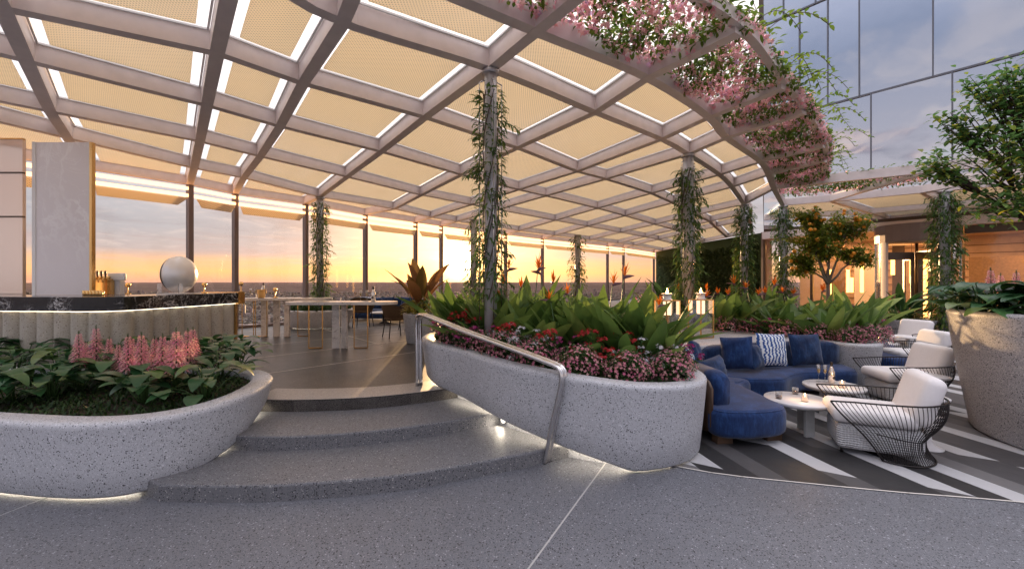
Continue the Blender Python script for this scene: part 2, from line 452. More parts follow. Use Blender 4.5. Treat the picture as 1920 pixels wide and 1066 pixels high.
# ------------------------------------------------------------------ camera, sky, sun
cam = bpy.data.cameras.new('camera'); cam.lens = 36 * F / 1920; cam.sensor_width = 36; cam.sensor_fit = 'HORIZONTAL'
cam.shift_y = -6 / 1920; cam.clip_end = 60000; cam.clip_start = .05
co = bpy.data.objects.new('camera', cam); COL.objects.link(co); co.location = (0, 0, EYE); co.rotation_euler = (R(90), 0, 0)
S.camera = co
S.view_settings.view_transform = 'Standard'; S.view_settings.look = 'None'; S.view_settings.gamma = 1; S.view_settings.use_curve_mapping = False
S.view_settings.exposure = 0.6
try:
    S.cycles.max_bounces = 10; S.cycles.transparent_max_bounces = 24; S.cycles.diffuse_bounces = 4; S.cycles.glossy_bounces = 4
    S.cycles.transmission_bounces = 4; S.cycles.use_denoising = True; S.cycles.sample_clamp_indirect = 6; S.cycles.caustics_reflective = False
    S.cycles.caustics_refractive = False
except Exception: pass
SUN_EL, SUN_AZ = R(2.9), math.atan2(-97, F)          # azimuth from +Y, negative is to the left
sd = Vector((sin(SUN_AZ) * cos(SUN_EL), cos(SUN_AZ) * cos(SUN_EL), sin(SUN_EL)))
sun = bpy.data.lights.new('sun', 'SUN'); sun.energy = 5; sun.angle = R(.5); sun.color = (1, .62, .3)
so = bpy.data.objects.new('sun', sun); COL.objects.link(so); so.rotation_euler = sd.to_track_quat('Z', 'Y').to_euler(); so.location = (0, 0, 12)

W = bpy.data.worlds.new('World'); S.world = W; W.use_nodes = True
wt = NT.__new__(NT); wt.t = W.node_tree; wt.t.nodes.clear(); wt.out = wt.n('OutputWorld')
sky = wt.n('TexSky', sky_type='NISHITA'); sky.sun_disc = False; sky.sun_elevation = SUN_EL; sky.sun_rotation = SUN_AZ; sky.air_density = 1.5; sky.dust_density = 3
tc = wt.n('TexCoord'); nrm = wt.n('VectorMath', operation='NORMALIZE'); wt.l(tc.outputs['Generated'], nrm.inputs[0]); D = nrm.outputs[0]
sp = wt.n('SeparateXYZ'); wt.l(D, sp.inputs[0]); X_, Y_, Z_ = sp.outputs
dt = wt.n('VectorMath', operation='DOT_PRODUCT'); wt.l(D, dt.inputs[0]); dt.inputs[1].default_value = sd; sdot = wt.math('MAXIMUM', dt.outputs['Value'], 0)
el = wt.math('MAXIMUM', Z_, 0)
west = wt.math('MULTIPLY_ADD', Y_, .5, .5)           # 1 towards the sunset, 0 behind the camera
lowW = wt.ramp(el, [(0, (.66, .32, .20)), (.02, (.84, .44, .17)), (.042, (.70, .41, .23)), (.058, (.38, .33, .33)), (.10, (.29, .305, .35)), (.3, (.5, .5, .57)), (.55, (1.3, 1.2, 1.15)), (.8, (2.5, 2.35, 2.3))])
lowE = wt.ramp(el, [(0, (.52, .46, .46)), (.15, (.50, .46, .48)), (.4, (.25, .29, .40)), (.6, (.7, .72, .86)), (.8, (2.2, 2.2, 2.45))])
wf = wt.n('MapRange', interpolation_type='SMOOTHSTEP'); wf.inputs['From Min'].default_value = .3; wf.inputs['From Max'].default_value = .85; wt.l(west, wf.inputs['Value'])
base = wt.mix(wf.outputs[0], lowE, lowW)
# clouds on a flat layer overhead, so that they thin into bands at the horizon
den = wt.math('ADD', el, .07)
cv = wt.n('CombineXYZ'); wt.l(wt.math('DIVIDE', X_, den), cv.inputs[0]); wt.l(wt.math('DIVIDE', Y_, den), cv.inputs[1])
c1 = wt.noise(cv.outputs[0], .75, 8, .6, .35); c2 = wt.noise(cv.outputs[0], 2.1, 7, .62, .6)
cm = wt.n('MapRange', interpolation_type='SMOOTHSTEP'); cm.inputs['From Min'].default_value = .44; cm.inputs['From Max'].default_value = .62; wt.l(c1, cm.inputs['Value'])
cloudW = wt.ramp(el, [(0, (.62, .36, .3)), (.05, (.46, .33, .31)), (.1, (.24, .235, .27)), (.3, (.36, .36, .43)), (.6, (1.2, 1.1, 1.1)), (.8, (2.3, 2.15, 2.15))])
cloudE = wt.ramp(c2, [(.40, (.12, .13, .19)), (.48, (.30, .25, .30)), (.53, (.80, .58, .48)), (.60, (.32, .46, .55))])
cloud = wt.mix(wf.outputs[0], cloudE, cloudW)
hz = wt.n('MapRange'); hz.inputs['From Min'].default_value = .02; hz.inputs['From Max'].default_value = .07; wt.l(el, hz.inputs['Value'])
skyc = wt.mix(wt.math('MULTIPLY', wt.math('MULTIPLY', cm.outputs[0], hz.outputs[0]), .92), base, cloud)
lit = wt.n('MapRange', interpolation_type='SMOOTHSTEP'); lit.inputs['From Min'].default_value = .5; lit.inputs['From Max'].default_value = .68; wt.l(c2, lit.inputs['Value'])
skyc = wt.mix(wt.math('MULTIPLY', wt.math('MULTIPLY', lit.outputs[0], hz.outputs[0]), .3), skyc, wt.mix(wf.outputs[0], (.78, .66, .58), (.66, .55, .5)))
g1 = wt.math('MULTIPLY', wt.math('POWER', sdot, 6), .15); g2 = wt.math('MULTIPLY', wt.math('POWER', sdot, 40), 1.2); g3 = wt.math('MULTIPLY', wt.math('POWER', sdot, 260), 1.5); g4 = wt.math('MULTIPLY', wt.math('POWER', sdot, 5000), 60)
def addc(a, f, c): return wt.mix(1.0, a, wt.mix(f, (0, 0, 0), c), 'ADD')
def scale_add(a, f, c):
    q = wt.n('VectorMath', operation='SCALE'); q.inputs[0].default_value = c; wt.l(f, q.inputs['Scale'])
    r = wt.n('VectorMath', operation='ADD'); wt.l(a, r.inputs[0]); wt.l(q.outputs[0], r.inputs[1]); return r.outputs[0]
for f_, c_ in ((g1, (1, .55, .3)), (g2, (1, .50, .11)), (g3, (1, .62, .2)), (g4, (1, .85, .55))): skyc = scale_add(skyc, f_, c_)
b1 = wt.n('Background'); wt.l(sky.outputs[0], b1.inputs[0]); b1.inputs[1].default_value = .02
b2 = wt.n('Background'); wt.l(skyc, b2.inputs[0]); b2.inputs[1].default_value = 1.0
ad = wt.n('AddShader'); wt.l(b1.outputs[0], ad.inputs[0]); wt.l(b2.outputs[0], ad.inputs[1]); wt.l(ad.outputs[0], wt.out.inputs['Surface'])

# ------------------------------------------------------------------ roof grid
ZR = {7: 5.05, 6: 5.03, 5: 5.0, 4: 4.97, 3: 4.92, 2: 4.85, 1: 4.76, 0: 4.72}
TR = {0: 1.0, 1: .876, 2: .615, 3: .39, 4: .184, 5: 0.0, 6: -.10, 7: -.22}
PX = {1: {4: (5, 18), 3: (50, 116), 2: (94, 210), 1: (127, 260), 0: (165, 318)},
      2: {4: (407, 102), 3: (388, 199), 2: (375, 266), 1: (364, 316), 0: (356, 347)},
      3: {5: (642, 45), 4: (568, 158), 3: (525, 238), 2: (488, 294), 1: (457, 334), 0: (441, 364)},
      4: {6: (1005, 62), 5: (920, 132), 4: (797, 221), 3: (715, 285), 2: (651, 332), 1: (600, 370), 0: (573, 383)},
      5: {7: (1385, 65), 6: (1214, 148), 5: (1116, 212), 4: (970, 278), 3: (865, 328), 2: (790, 366), 1: (740, 392), 0: (685, 403)},
      6: {7: (1470, 168), 6: (1329, 221), 5: (1240, 262), 4: (1082, 322), 3: (972, 356), 0: (779, 417)},
      7: {7: (1508, 214), 6: (1362, 259), 5: (1290, 290), 4: (1136, 336), 0: (827, 424)},
      8: {7: (1545, 277), 6: (1426, 304), 5: (1349, 328), 0: (948, 440)},
      9: {7: (1548, 304), 6: (1441, 328), 5: (1372, 351), 0: (1017, 448)},
      10: {7: (1542, 345), 6: (1451, 354), 5: (1395, 383), 0: (1083, 455)},
      11: {6: (1468, 386), 5: (1407, 398), 0: (1139, 461)},
      12: {5: (1405, 412), 0: (1169, 464)},
      13: {5: (1410, 436), 0: (1226, 473)}}
ND = {}
for k, d in PX.items():
    for r, (u, v) in d.items(): ND[k, r] = P(u, v, ZR[r])
for k in range(1, 14):
    have = [r for r in range(8) if (k, r) in ND]
    lo = min(have); hi = max(have)
    for r in range(8):
        if (k, r) in ND: continue
        below = [q for q in have if q < r]; above = [q for q in have if q > r]
        a, b = (max(below), min(above)) if below and above else (lo, hi) if not above else (lo, hi)
        t = (TR[r] - TR[a]) / (TR[b] - TR[a]); p = ND[k, a].lerp(ND[k, b], t); p.z = ZR[r]; ND[k, r] = p
for r in range(8): ND[0, r] = ND[1, r] * 2 - ND[2, r]
ND[3, 6] = ND[3, 5] + Vector((.62, -.95, .03)); ND[3, 7] = ND[3, 6] + Vector((.74, -1.1, .02))
ND[4, 7] = ND[4, 6] + Vector((.75, -1.1, .02))
NK = 14
canopy = thing('roof_canopy', 'pale lattice roof of deep beams and perforated tan panels over the terrace', 'roof', (0, 10, 4.7))
BW, BH = .165, .285
for k in range(NK):
    rows = range(0, 8) if k <= 10 else range(0, 6)
    b = MB(); b.sweep([ND[k, r] for r in rows], BW, BH); part(b, 'beam', M['beam'], canopy, canopy)
for r in range(8):
    ks = range(NK) if r <= 5 else range(0, 12 if r == 6 else 11)
    b = MB(); pts_ = [ND[k, r] for k in ks]; pts_ = spline(pts_, 70, False) if r >= 5 else pts_; b.sweep(pts_, .11 if r == 7 else BW, .16 if r == 7 else BH - .012, 0, .006 if r < 7 else .08); part(b, 'beam', M['beam'], canopy, canopy)
def quad_in(c, d):                     # move the four corners of a bay inward by d metres
    out = []
    for i in range(4):
        e1 = (c[(i + 1) % 4] - c[i]); e0 = (c[i - 1] - c[i]); e1.normalize(); e0.normalize()
        sn = max(abs(e1.x * e0.y - e1.y * e0.x), .3)
        out.append(c[i] + (e1 + e0) * (d / sn))
    return out
def panel(c, parent, root):
    zt = Vector((0, 0, .215))
    pi = quad_in(c, .235); fo = quad_in(c, .092); fi = quad_in(c, .118)
    if (pi[1] - pi[0]).length < .15 or (pi[2] - pi[1]).length < .15 or (pi[1] - pi[0]).dot(c[1] - c[0]) < 0: return
    b = MB(); q = [p + zt for p in pi]; b.hexa(q, [p + Vector((0, 0, .025)) for p in q]); o = part(b, 'mesh_panel', M['perf'], parent, root)
    b = MB()
    for i in range(4):
        j = (i + 1) % 4; z1 = Vector((0, 0, .24)); z2 = Vector((0, 0, .265))
        b.hexa([fo[i] + z1, fo[j] + z1, fi[j] + z1, fi[i] + z1], [fo[i] + z2, fo[j] + z2, fi[j] + z2, fi[i] + z2])
    part(b, 'panel_frame', M['white'], o, root)
for k in range(NK - 1):
    for r in range(0, 7):
        if r == 6 and 2 <= k: continue
        if r >= 5 and k >= 10: continue
        panel([ND[k, r], ND[k + 1, r], ND[k + 1, r + 1], ND[k, r + 1]], canopy, canopy)
b = MB()
for k in range(NK - 1):
    for r in range(0, 6):
        if r >= 5 and k >= 10: continue
        z = Vector((0, 0, .33)); c = [ND[k, r] + z, ND[k + 1, r] + z, ND[k + 1, r + 1] + z, ND[k, r + 1] + z]
        b.add(c, [(0, 1, 2, 3)])
part(b, 'roof_glass', M['frost'], canopy, canopy)
# entrance canopy that runs on to the building
e10 = [ND[10, 6], Vector((11.9, 12.1, 5.02)), Vector((15.3, 9.6, 5.02))]
e11 = [ND[11, 6], P(1557, 379, 5.02), Vector((14.3, 14.9, 5.02)), Vector((17.6, 12.4, 5.02))]
e12 = [Vector((12.6, 21.3, 5.0)), Vector((16.2, 19.3, 5.0)), Vector((18.0, 17.7, 5.0)), Vector((20.3, 15.6, 5.0))]
entry = thing('entrance_canopy', 'pale beam canopy joining the terrace roof to the tower above the revolving door', 'canopy', (13, 14, 5))
for e in (e10, e11, e12):
    b = MB(); b.sweep(e, .16, .26, 0, .012); part(b, 'beam', M['beam'], entry, entry)
for i in (1, 2):
    b = MB(); x = [e10[min(i, 2)], e11[i], e12[i]]; x.append(e12[i] + (e12[i] - e11[i]) * .45); b.sweep(x, .16, .25, 0, .02); part(b, 'beam', M['beam'], entry, entry)
b = MB(); b.sweep([e11[3], e12[3]], .16, .25, 0, .02); part(b, 'beam', M['beam'], entry, entry)
for i in (0, 1, 2):
    panel([e11[i], e11[i + 1], e12[i + 1], e12[i]], entry, entry)
    o2 = Vector((1.6, 1.5, 0)); panel([e12[i], e12[i + 1], e12[i + 1] + o2, e12[i] + o2], entry, entry)
b = MB()
for i in (0, 1, 2):
    z = Vector((0, 0, .29)); b.add([e11[i] + z, e11[i + 1] + z, e12[i + 1] + z, e12[i] + z], [(0, 1, 2, 3)])
    o2 = Vector((1.6, 1.5, 0)); b.add([e12[i] + z, e12[i + 1] + z, e12[i + 1] + o2 + z, e12[i] + o2 + z], [(0, 1, 2, 3)])
part(b, 'roof_glass', M['frost'], entry, entry)

# ------------------------------------------------------------------ floors and steps
TZ = .46
b = MB(); b.prism([(-40, -25), (40, -25), (40, 4), (22, 14), (16, 26), (3, 8), (-14, 8), (-40, 4)], -.5, 0); struct(b, 'ground', M['ground'])
edge = [ND[k, 0] for k in range(NK)]
arc3 = spline([(-3.35, 5.44, 0), (-2.69, 5.42, 0), (-1.8, 5.56, 0), (-.9, 5.99, 0), (-.3, 6.5, 0)], 24, False)
arc2 = spline([(-3.35, 4.62, 0), (-2.9, 4.57, 0), (-2.28, 4.57, 0), (-1.43, 4.77, 0), (-.34, 5.28, 0), (.2, 5.7, 0)], 24, False)
arc1 = spline([(-3.15, 3.80, 0), (-2.55, 3.78, 0), (-1.9, 3.82, 0), (-1.0, 4.0, 0), (-.32, 4.28, 0), (.4, 4.62, 0), (.75, 4.85, 0)], 30, False)
out = [(e.x, e.y) for e in edge]
ev = (Vector(out[0]) - Vector(out[1])).normalized() * 4
tpoly = [(out[0][0] + ev.x, out[0][1] + ev.y)] + out + [(15.1, 26.7), (12, 18), (8.9, 12.5), (7, 9.2), (4.9, 8.6), (2.7, 7.9), (1.5, 7.2), (.2, 6.7)] + [(p.x, p.y) for p in reversed(arc3)] + [(-3.4, 5.2), (-6, 5.0), (-11, 5.2), (-16, 6)]
b = MB(); b.prism(tpoly, -.6, TZ - .004); struct(b, 'terrace_floor', M['terrace'])
def strip(arc, w, z0, z1):
    q = [Vector((p.x, p.y, 0)) for p in arc]; back = []
    for i, p in enumerate(q):
        t = q[min(i + 1, len(q) - 1)] - q[max(i - 1, 0)]; t.normalize(); back.append(p + Vector((-t.y, t.x, 0)) * w)
    mb = MB(); mb.prism([(p.x, p.y) for p in q] + [(p.x, p.y) for p in reversed(back)], z0, z1); return mb
stairs = thing('curved_steps', 'three broad curved grey terrazzo steps up to the terrace beside the chrome handrail', 'steps', (-1.5, 4.5, 0))
def steppart(arc, back, z0, z1, name, mat):
    mb = MB(); prof = []
    poly = [(p.x, p.y) for p in arc]; full = poly + back
    n = len(full); r = .018
    # rounded nosing: three rings
    def ringz(dz, ins): 
        res = []
        for i, p in enumerate(arc):
            t = arc[min(i + 1, len(arc) - 1)] - arc[max(i - 1, 0)]; t.normalize(); res.append((p.x - t.y * ins, p.y + t.x * ins, dz))
        return res + [(x, y, dz) for x, y in back]
    mb.loft([ringz(z0, 0), ringz(z1 - r, 0), ringz(z1 - r * .3, r * .3), ringz(z1, r)], True, False, True, 0, False)
    part(mb, name, mat, stairs, stairs)
steppart(arc1, [(.9, 5.4), (.2, 6.3), (-1, 6.2), (-3.3, 5.7), (-4.2, 4.6), (-3.9, 4.2)], -.05, .153, 'tread', M['step'])
steppart(arc2, [(.2, 6.4), (-1, 6.3), (-3.3, 5.8), (-4.3, 5.2)], .15, .306, 'tread', M['step'])
back3 = []
for i, p in enumerate(reversed(arc3)):
    q = list(reversed(arc3)); t = q[min(i + 1, len(q) - 1)] - q[max(i - 1, 0)]; t.normalize(); back3.append((p.x + t.y * .55, p.y - t.x * .55))
steppart(arc3, back3, .30, .4605, 'tread', M['band'])
b = MB()
def line_on(p, q, z, w=.022):
    p = Vector((p[0], p[1], 0)); q = Vector((q[0], q[1], 0)); t = (q - p).normalized(); a = Vector((-t.y, t.x, 0)) * w / 2
    b.add([(p.x - a.x, p.y - a.y, z), (q.x - a.x, q.y - a.y, z), (q.x + a.x, q.y + a.y, z), (p.x + a.x, p.y + a.y, z)], [(0, 1, 2, 3)])
def pl(u, v, z): p = P(u, v, z); return (p.x, p.y)
def ext(a, c, s): 
    a = Vector(a); c = Vector(c); d = (c - a).normalized(); return tuple(a - d * s), tuple(c + d * s)
p0, p1 = pl(645, 627, TZ), pl(797, 669, TZ); dA = (Vector(p1) - Vector(p0)).normalized()
q0, q1 = pl(485, 702, TZ), pl(797, 657, TZ); dB = (Vector(q1) - Vector(q0)).normalized()
for s in range(-1, 9):
    o = Vector(q0) - dA * (s * 1.72 if s > 0 else s * 1.2)
    if s < 0: continue
    a_, c_ = o - dB * (3 if s else 0.3), o + dB * 14
    if s == 0: c_ = o + dB * 3.2
    line_on(a_, c_, TZ + .001, .03)
for s in range(-4, 5):
    o = Vector(p0) + dB * (2.6 * s)
    a_, c_ = (o - dA * 9, o + dA * (2.6 if s == 0 else .1 if s > 0 else 0.5)); line_on(a_, c_, TZ + .0014, .03)
struct(b, 'floor_joints', M['joint'])
b = MB(); line_on(pl(900, 1190, 0), (1.02, 4.62), .004, .014); line_on(pl(-60, 990, 0), (-4.2, 4.0), .004, .014)
struct(b, 'ground_joints', M['gjoint'])
lp = spline([(1.55, 4.62, 0), (2.1, 4.34, 0), (2.8, 4.15, 0), (3.64, 3.95, 0), (4.53, 3.78, 0), (7, 3.2, 0), (12, 1.6, 0)], 40, False)
b = MB(); b.prism([(p.x, p.y) for p in lp] + [(16, 6), (17.5, 15), (16.6, 20.5), (13, 22), (9, 13), (6, 8.4), (2, 6.5)], -.02, .004); struct(b, 'lounge_floor', M['planks'])
b = MB()
for i in range(len(lp) - 1): line_on(lp[i] - (lp[i + 1] - lp[i]) * .02, lp[i + 1], .0075, .02)
struct(b, 'lounge_edge_trim', M['joint'])

# ------------------------------------------------------------------ glass wall
gw = thing('glass_wall', 'tall glazed terrace wall with bronze mullions and glowing light strips facing the sunset', 'glass wall', (0, 16, TZ))
for k in range(NK):
    p = ND[k, 0]; d = (ND[min(k + 1, NK - 1), 0] - ND[max(k - 1, 0), 0]); a = math.atan2(d.y, d.x)
    b = MB(); b.box((p.x, p.y, (TZ + 4.73) / 2), (.12, .18, 4.73 - TZ), a); part(b, 'mullion', M['mullion'], gw, gw)
for k in range(NK - 1):
    p, q = ND[k, 0], ND[k + 1, 0]; d = (q - p); L = d.length; d.normalize(); nrm_ = Vector((d.y, -d.x, 0)); a = math.atan2(d.y, d.x); c = (p + q) / 2
    b = MB(); A = p + d * .06; B = q - d * .06
    b.add([(A.x, A.y, TZ), (B.x, B.y, TZ), (B.x, B.y, 4.72), (A.x, A.y, 4.72)], [(0, 1, 2, 3)]); part(b, 'pane', M['glass'], gw, gw)
    b = MB(); b.box((c.x, c.y, TZ + .04), (L - .12, .09, .08), a); part(b, 'bottom_rail', M['mullion'], gw, gw)
    for z in (4.60, 4.40):
        b = MB(); o = c + nrm_ * .10; b.box((o.x, o.y, z), (L - .14, .05, .085), a); part(b, 'light_strip', M['strip'], gw, gw)
    b = MB(); i0 = p + d * .1 + nrm_ * .14; i1 = q - d * .1 + nrm_ * .14; j0 = p + d * .1 + nrm_ * .34; j1 = q - d * .38 + nrm_ * .34
    b.hexa([(j0.x, j0.y, 4.06), (j1.x, j1.y, 4.06), (i1.x, i1.y, 4.30), (i0.x, i0.y, 4.30)], [(j0.x, j0.y, 4.08), (j1.x, j1.y, 4.08), (i1.x, i1.y, 4.33), (i0.x, i0.y, 4.33)])
    part(b, 'blind', M['perf'], gw, gw)
# living wall at the far end
M['mossback'] = simple('moss_backing', (.03, .055, .014), .9)
b = MB(); w0 = Vector((13.7, 40.6, 0)); w1 = Vector((15.2, 25.6, 0)); d = (w1 - w0).normalized(); nn = Vector((d.y, -d.x, 0))
lw = thing('living_wall', 'dark green planted wall panel behind the rear planter at the end of the terrace', 'living wall', (14.4, 33, TZ))
def wallbox(mb, p, q, th, z0, z1, off=0):
    dd = (q - p).normalized(); m = Vector((dd.y, -dd.x, 0)); a, c = p + m * off, q + m * off
    mb.hexa([(a.x, a.y, z0), (c.x, c.y, z0), (c.x + m.x * th, c.y + m.y * th, z0), (a.x + m.x * th, a.y + m.y * th, z0)], [(a.x, a.y, z1), (c.x, c.y, z1), (c.x + m.x * th, c.y + m.y * th, z1), (a.x + m.x * th, a.y + m.y * th, z1)])
wallbox(b, w0, w1, .3, 0, 4.9, -.3); part(b, 'wall', M['mossback'], lw, lw)
b = MB(); wallbox(b, w1 - d * .1, w1 + d * .3, .4, 0, 4.9, -.2); part(b, 'end_post', M['mullion'], lw, lw)
b = MB()
for i in range(5200):
    t = random.random() ** .6; p = w0.lerp(w1, .02 + .95 * t); z = rnd(.9, 4.25)
    s_ = .16 + .10 * (1 - t)
    b.leaf((p.x + nn.x * .02, p.y + nn.y * .02, z), math.atan2(nn.y, nn.x) + rnd(-1, 1), rnd(-.2, .9), rnd(.8, 1.5) * s_, s_ * .55, 1.1, 2)
part(b, 'foliage', M['wall_green'], lw, lw)

# ------------------------------------------------------------------ columns with creepers
def vine_on(mb, r, z0, z1, n, L, spread=.09):
    for i in range(n):
        a = rnd(0, 2 * PI); z = rnd(z0, z1); rr = r + spread * random.random() ** 2
        b_ = (rr * cos(a), rr * sin(a), z)
        mb.leaf(b_, a + rnd(-1.1, 1.1), rnd(-.5, .6), L * rnd(.6, 1.3), L * rnd(.16, .26), rnd(1.0, 1.9), 4)
    for i in range(int(n / 60)):
        a = rnd(0, 2 * PI); z = rnd(z0 + .2, z1)
        k = 7; az = a + rnd(-.4, .4); q = Vector((r * cos(a), r * sin(a), z)); ln = rnd(.15, .32)
        pts = [q + Vector((cos(az) * ln * t, sin(az) * ln * t, -.35 * ln * t * t)) for t in [j / k for j in range(k + 1)]]
        mb.tube(pts, .004, 4)
        for j in range(2, k + 1):
            for sgn in (-1, 1): mb.leaf(pts[j], az + sgn * .9 + rnd(-.3, .3), rnd(-.5, .3), L * rnd(.6, 1), L * .2, 1.3, 3)
def column(x, y, zb, zt, r, desc, vz0, vz1, n, L, sp=.09, cat='column'):
    t = thing('column', desc[0], 'column', (x, y, zb), 0, 'slim roof columns')
    h = zt - zb
    b = MB(); b.lathe([(r, 0), (r, h)], seg=20); part(b, 'shaft', M['column'], t)
    b = MB(); b.lathe([(r * 1.35, h - .06), (r * 1.35, h - .002)], seg=20); part(b, 'collar', M['column'], t)
    for a in (.3, .3 + PI / 2, .3 + PI, .3 + 1.5 * PI):
        b = MB(); q = r + .075; cx, cy = q * cos(a), q * sin(a); b.tube([(cx, cy, .2), (cx, cy, h - .35)], .008, 6); b.tube([(cx, cy, h - .35), (cx, cy, h - .3)], .016, 6)
        b.tube([(cx, cy, h - .3), (cx, cy, h - .2)], .006, 6); b.tube([(cx, cy, h - .2), (r * .9 * cos(a), r * .9 * sin(a), h - .16)], .01, 6); part(b, 'cable', M['steel'], t)
    b = MB(); vine_on(b, r + .03, vz0, vz1, n, L, sp)
    v = thing('climbing_vine', desc[1], 'vine', (x, y, zb), 0, 'vines climbing the roof columns')
    part(b, 'leaves', M['vine'], v)
    b = MB()
    for k in range(5):
        a0 = rnd(0, 6.28); b.tube([((r + .02) * cos(a0 + q * .5), (r + .02) * sin(a0 + q * .5), lerp(vz0, vz1, q / 14)) for q in range(15)], .009, 5)
    part(b, 'stem', M['bark'], v)
c1 = ND[4, 5]; column(c1.x, c1.y, .7, ZR[5] + .003, .09, ('slim pale column rising from the middle planter, nearest of the roof columns', 'sparse long-leaved vine on the nearest column, column showing through'), 1.0, 3.98, 1000, .15)
c2 = ND[4, 1]; column(c2.x, c2.y, .8, ZR[1] + .003, .11, ('slim column rising from the round planter by the glass wall', 'sunlit yellow-green vine on the column in the round planter behind the high tables'), .3, 3.75, 1700, .16, .12)
c3 = ND[7, 5]; column(c3.x, c3.y, .7, ZR[5] + .003, .12, ('slim column behind the two lanterns', 'vine on the column directly behind the two candle lanterns'), .4, 3.95, 1700, .18, .14)
c4 = ND[10, 5]; column(c4.x, c4.y, TZ, ZR[5] + .003, .13, ('slim column in front of the green planted wall', 'dense vine on the column in front of the green planted wall'), .4, 4.45, 1500, .24, .2)
c5 = ND[11, 6]; column(c5.x, c5.y, TZ, ZR[6] + .003, .13, ('slim column beside the orange tree under the curved roof edge', 'dark dense vine on the column touching the orange tree'), .3, 4.5, 1700, .24, .24)
c6 = Vector((14.75, 14.55, 0)); column(c6.x, c6.y, 0, 5.03, .15, ('column between the revolving door and the tall planter', 'thick bushy vine on the column between the revolving door and tall planter'), .3, 4.9, 2400, .25, .26)
c7 = P(1083, 440, 4.76); column(c7.x, c7.y, TZ, 4.763, .16, ('distant slim column against the bright sunset glass', 'orange-lit vine on the distant column against the sunset'), .4, 4.2, 420, .34, .3)
c8 = P(888, 411, 4.76); column(c8.x, c8.y, TZ, 4.763, .14, ('far column half hidden behind the nearest column by the sun', 'glowing vine on the far column next to the setting sun'), .4, 4.2, 420, .3, .26)

# ------------------------------------------------------------------ tower and entrance
FA = Vector((.625, -.781, 0)).normalized(); FN = Vector((-.781, -.625, 0)).normalized(); FO = Vector((18.5, 19.5, 0))
def FP(s, z, o=0): p = FO + FA * s + FN * o; return Vector((p.x, p.y, z))
def fu(u, o=0):      # distance along the front at photograph column u
    m = (u - 960) / F; p = FO + FN * o
    return (p.x - m * p.y) / (m * FA.y - FA.x)
def fz(u, v, o=0): p = FP(fu(u, o), 0, o); return EYE + (HZ - v) / F * p.y
tw = thing('glass_tower', 'tall glass tower clad in large cloud-reflecting panels with a lit ground floor', 'building', (18.5, 19.5, 0))
def tower_glass():
    t = NT('tower_glass'); n = t.noise(t.coord(), .25, 2)
    g = t.n('BsdfGlossy'); g.inputs['Roughness'].default_value = .03; g.inputs[0].default_value = (.74, .76, .82, 1)
    d = t.pbr((.07, .08, .1), .2, 0)
    bm = t.n('Bump'); bm.inputs['Strength'].default_value = .03; bm.inputs['Distance'].default_value = .2; t.l(t.noise(t.coord(), .5, 2), bm.inputs['Height']); t.l(bm.outputs[0], g.inputs['Normal'])
    m = t.n('MixShader'); m.inputs[0].default_value = .82; t.l(d, m.inputs[1]); t.l(g.outputs[0], m.inputs[2]); return t.done(m.outputs[0])
M['tower'] = tower_glass(); M['seam'] = simple('tower_seam', (.14, .145, .17), .4, .4)
sL = fu(1432); sR = 9.5; zb = 4.75
b = MB()
b.hexa([FP(sL, zb), FP(sR, zb), FP(sR, zb, -9), FP(sL, zb, -9)], [FP(sL - .35, 22), FP(sR, 22), FP(sR, 22, -9), FP(sL - .35, 22, -9)])
part(b, 'core', M['bronze'], tw, tw)
rowz = [4.9]
z1_ = (fz(1550, 195) + fz(1785, 140)) / 2; z2_ = fz(1490, 25)
rows_ = [(4.9, z1_, [sL, fu(1634), fu(1786), fu(1960), sR]), (z1_, z2_, [sL, fu(1500), fu(1553), fu(1612), fu(1750), fu(1990), sR]), (z2_, 19, [sL, fu(1470), fu(1530), fu(1700), sR])]
for za, zc, ss in rows_:
    for i in range(len(ss) - 1):
        a_, c_ = ss[i] + .025, ss[i + 1] - .025
        if c_ - a_ < .2: continue
        t1, t2, t3 = rnd(.04, .11), rnd(.04, .11), rnd(-.025, .025)
        b = MB(); b.hexa([FP(a_, za + .03, .002), FP(c_, za + .03, .002), FP(c_, za + .03, t1 + t3), FP(a_, za + .03, t1)][::1], [FP(a_, zc - .03, .002), FP(c_, zc - .03, .002), FP(c_, zc - .03, t2 + t3), FP(a_, zc - .03, t2)]); part(b, 'glass_panel', M['tower'], tw, tw)
        b = MB(); b.hexa([FP(c_ - .0, za, .002), FP(c_ + .05, za, .002), FP(c_ + .05, za, .14), FP(c_, za, .14)], [FP(c_, zc, .002), FP(c_ + .05, zc, .002), FP(c_ + .05, zc, .14), FP(c_, zc, .14)]); part(b, 'seam', M['seam'], tw, tw)
    b = MB(); b.hexa([FP(sL, zc - .04, .002), FP(sR, zc - .04, .002), FP(sR, zc - .04, .13), FP(sL, zc - .04, .13)], [FP(sL, zc + .04, .002), FP(sR, zc + .04, .002), FP(sR, zc + .04, .13), FP(sL, zc + .04, .13)]); part(b, 'seam', M['seam'], tw, tw)
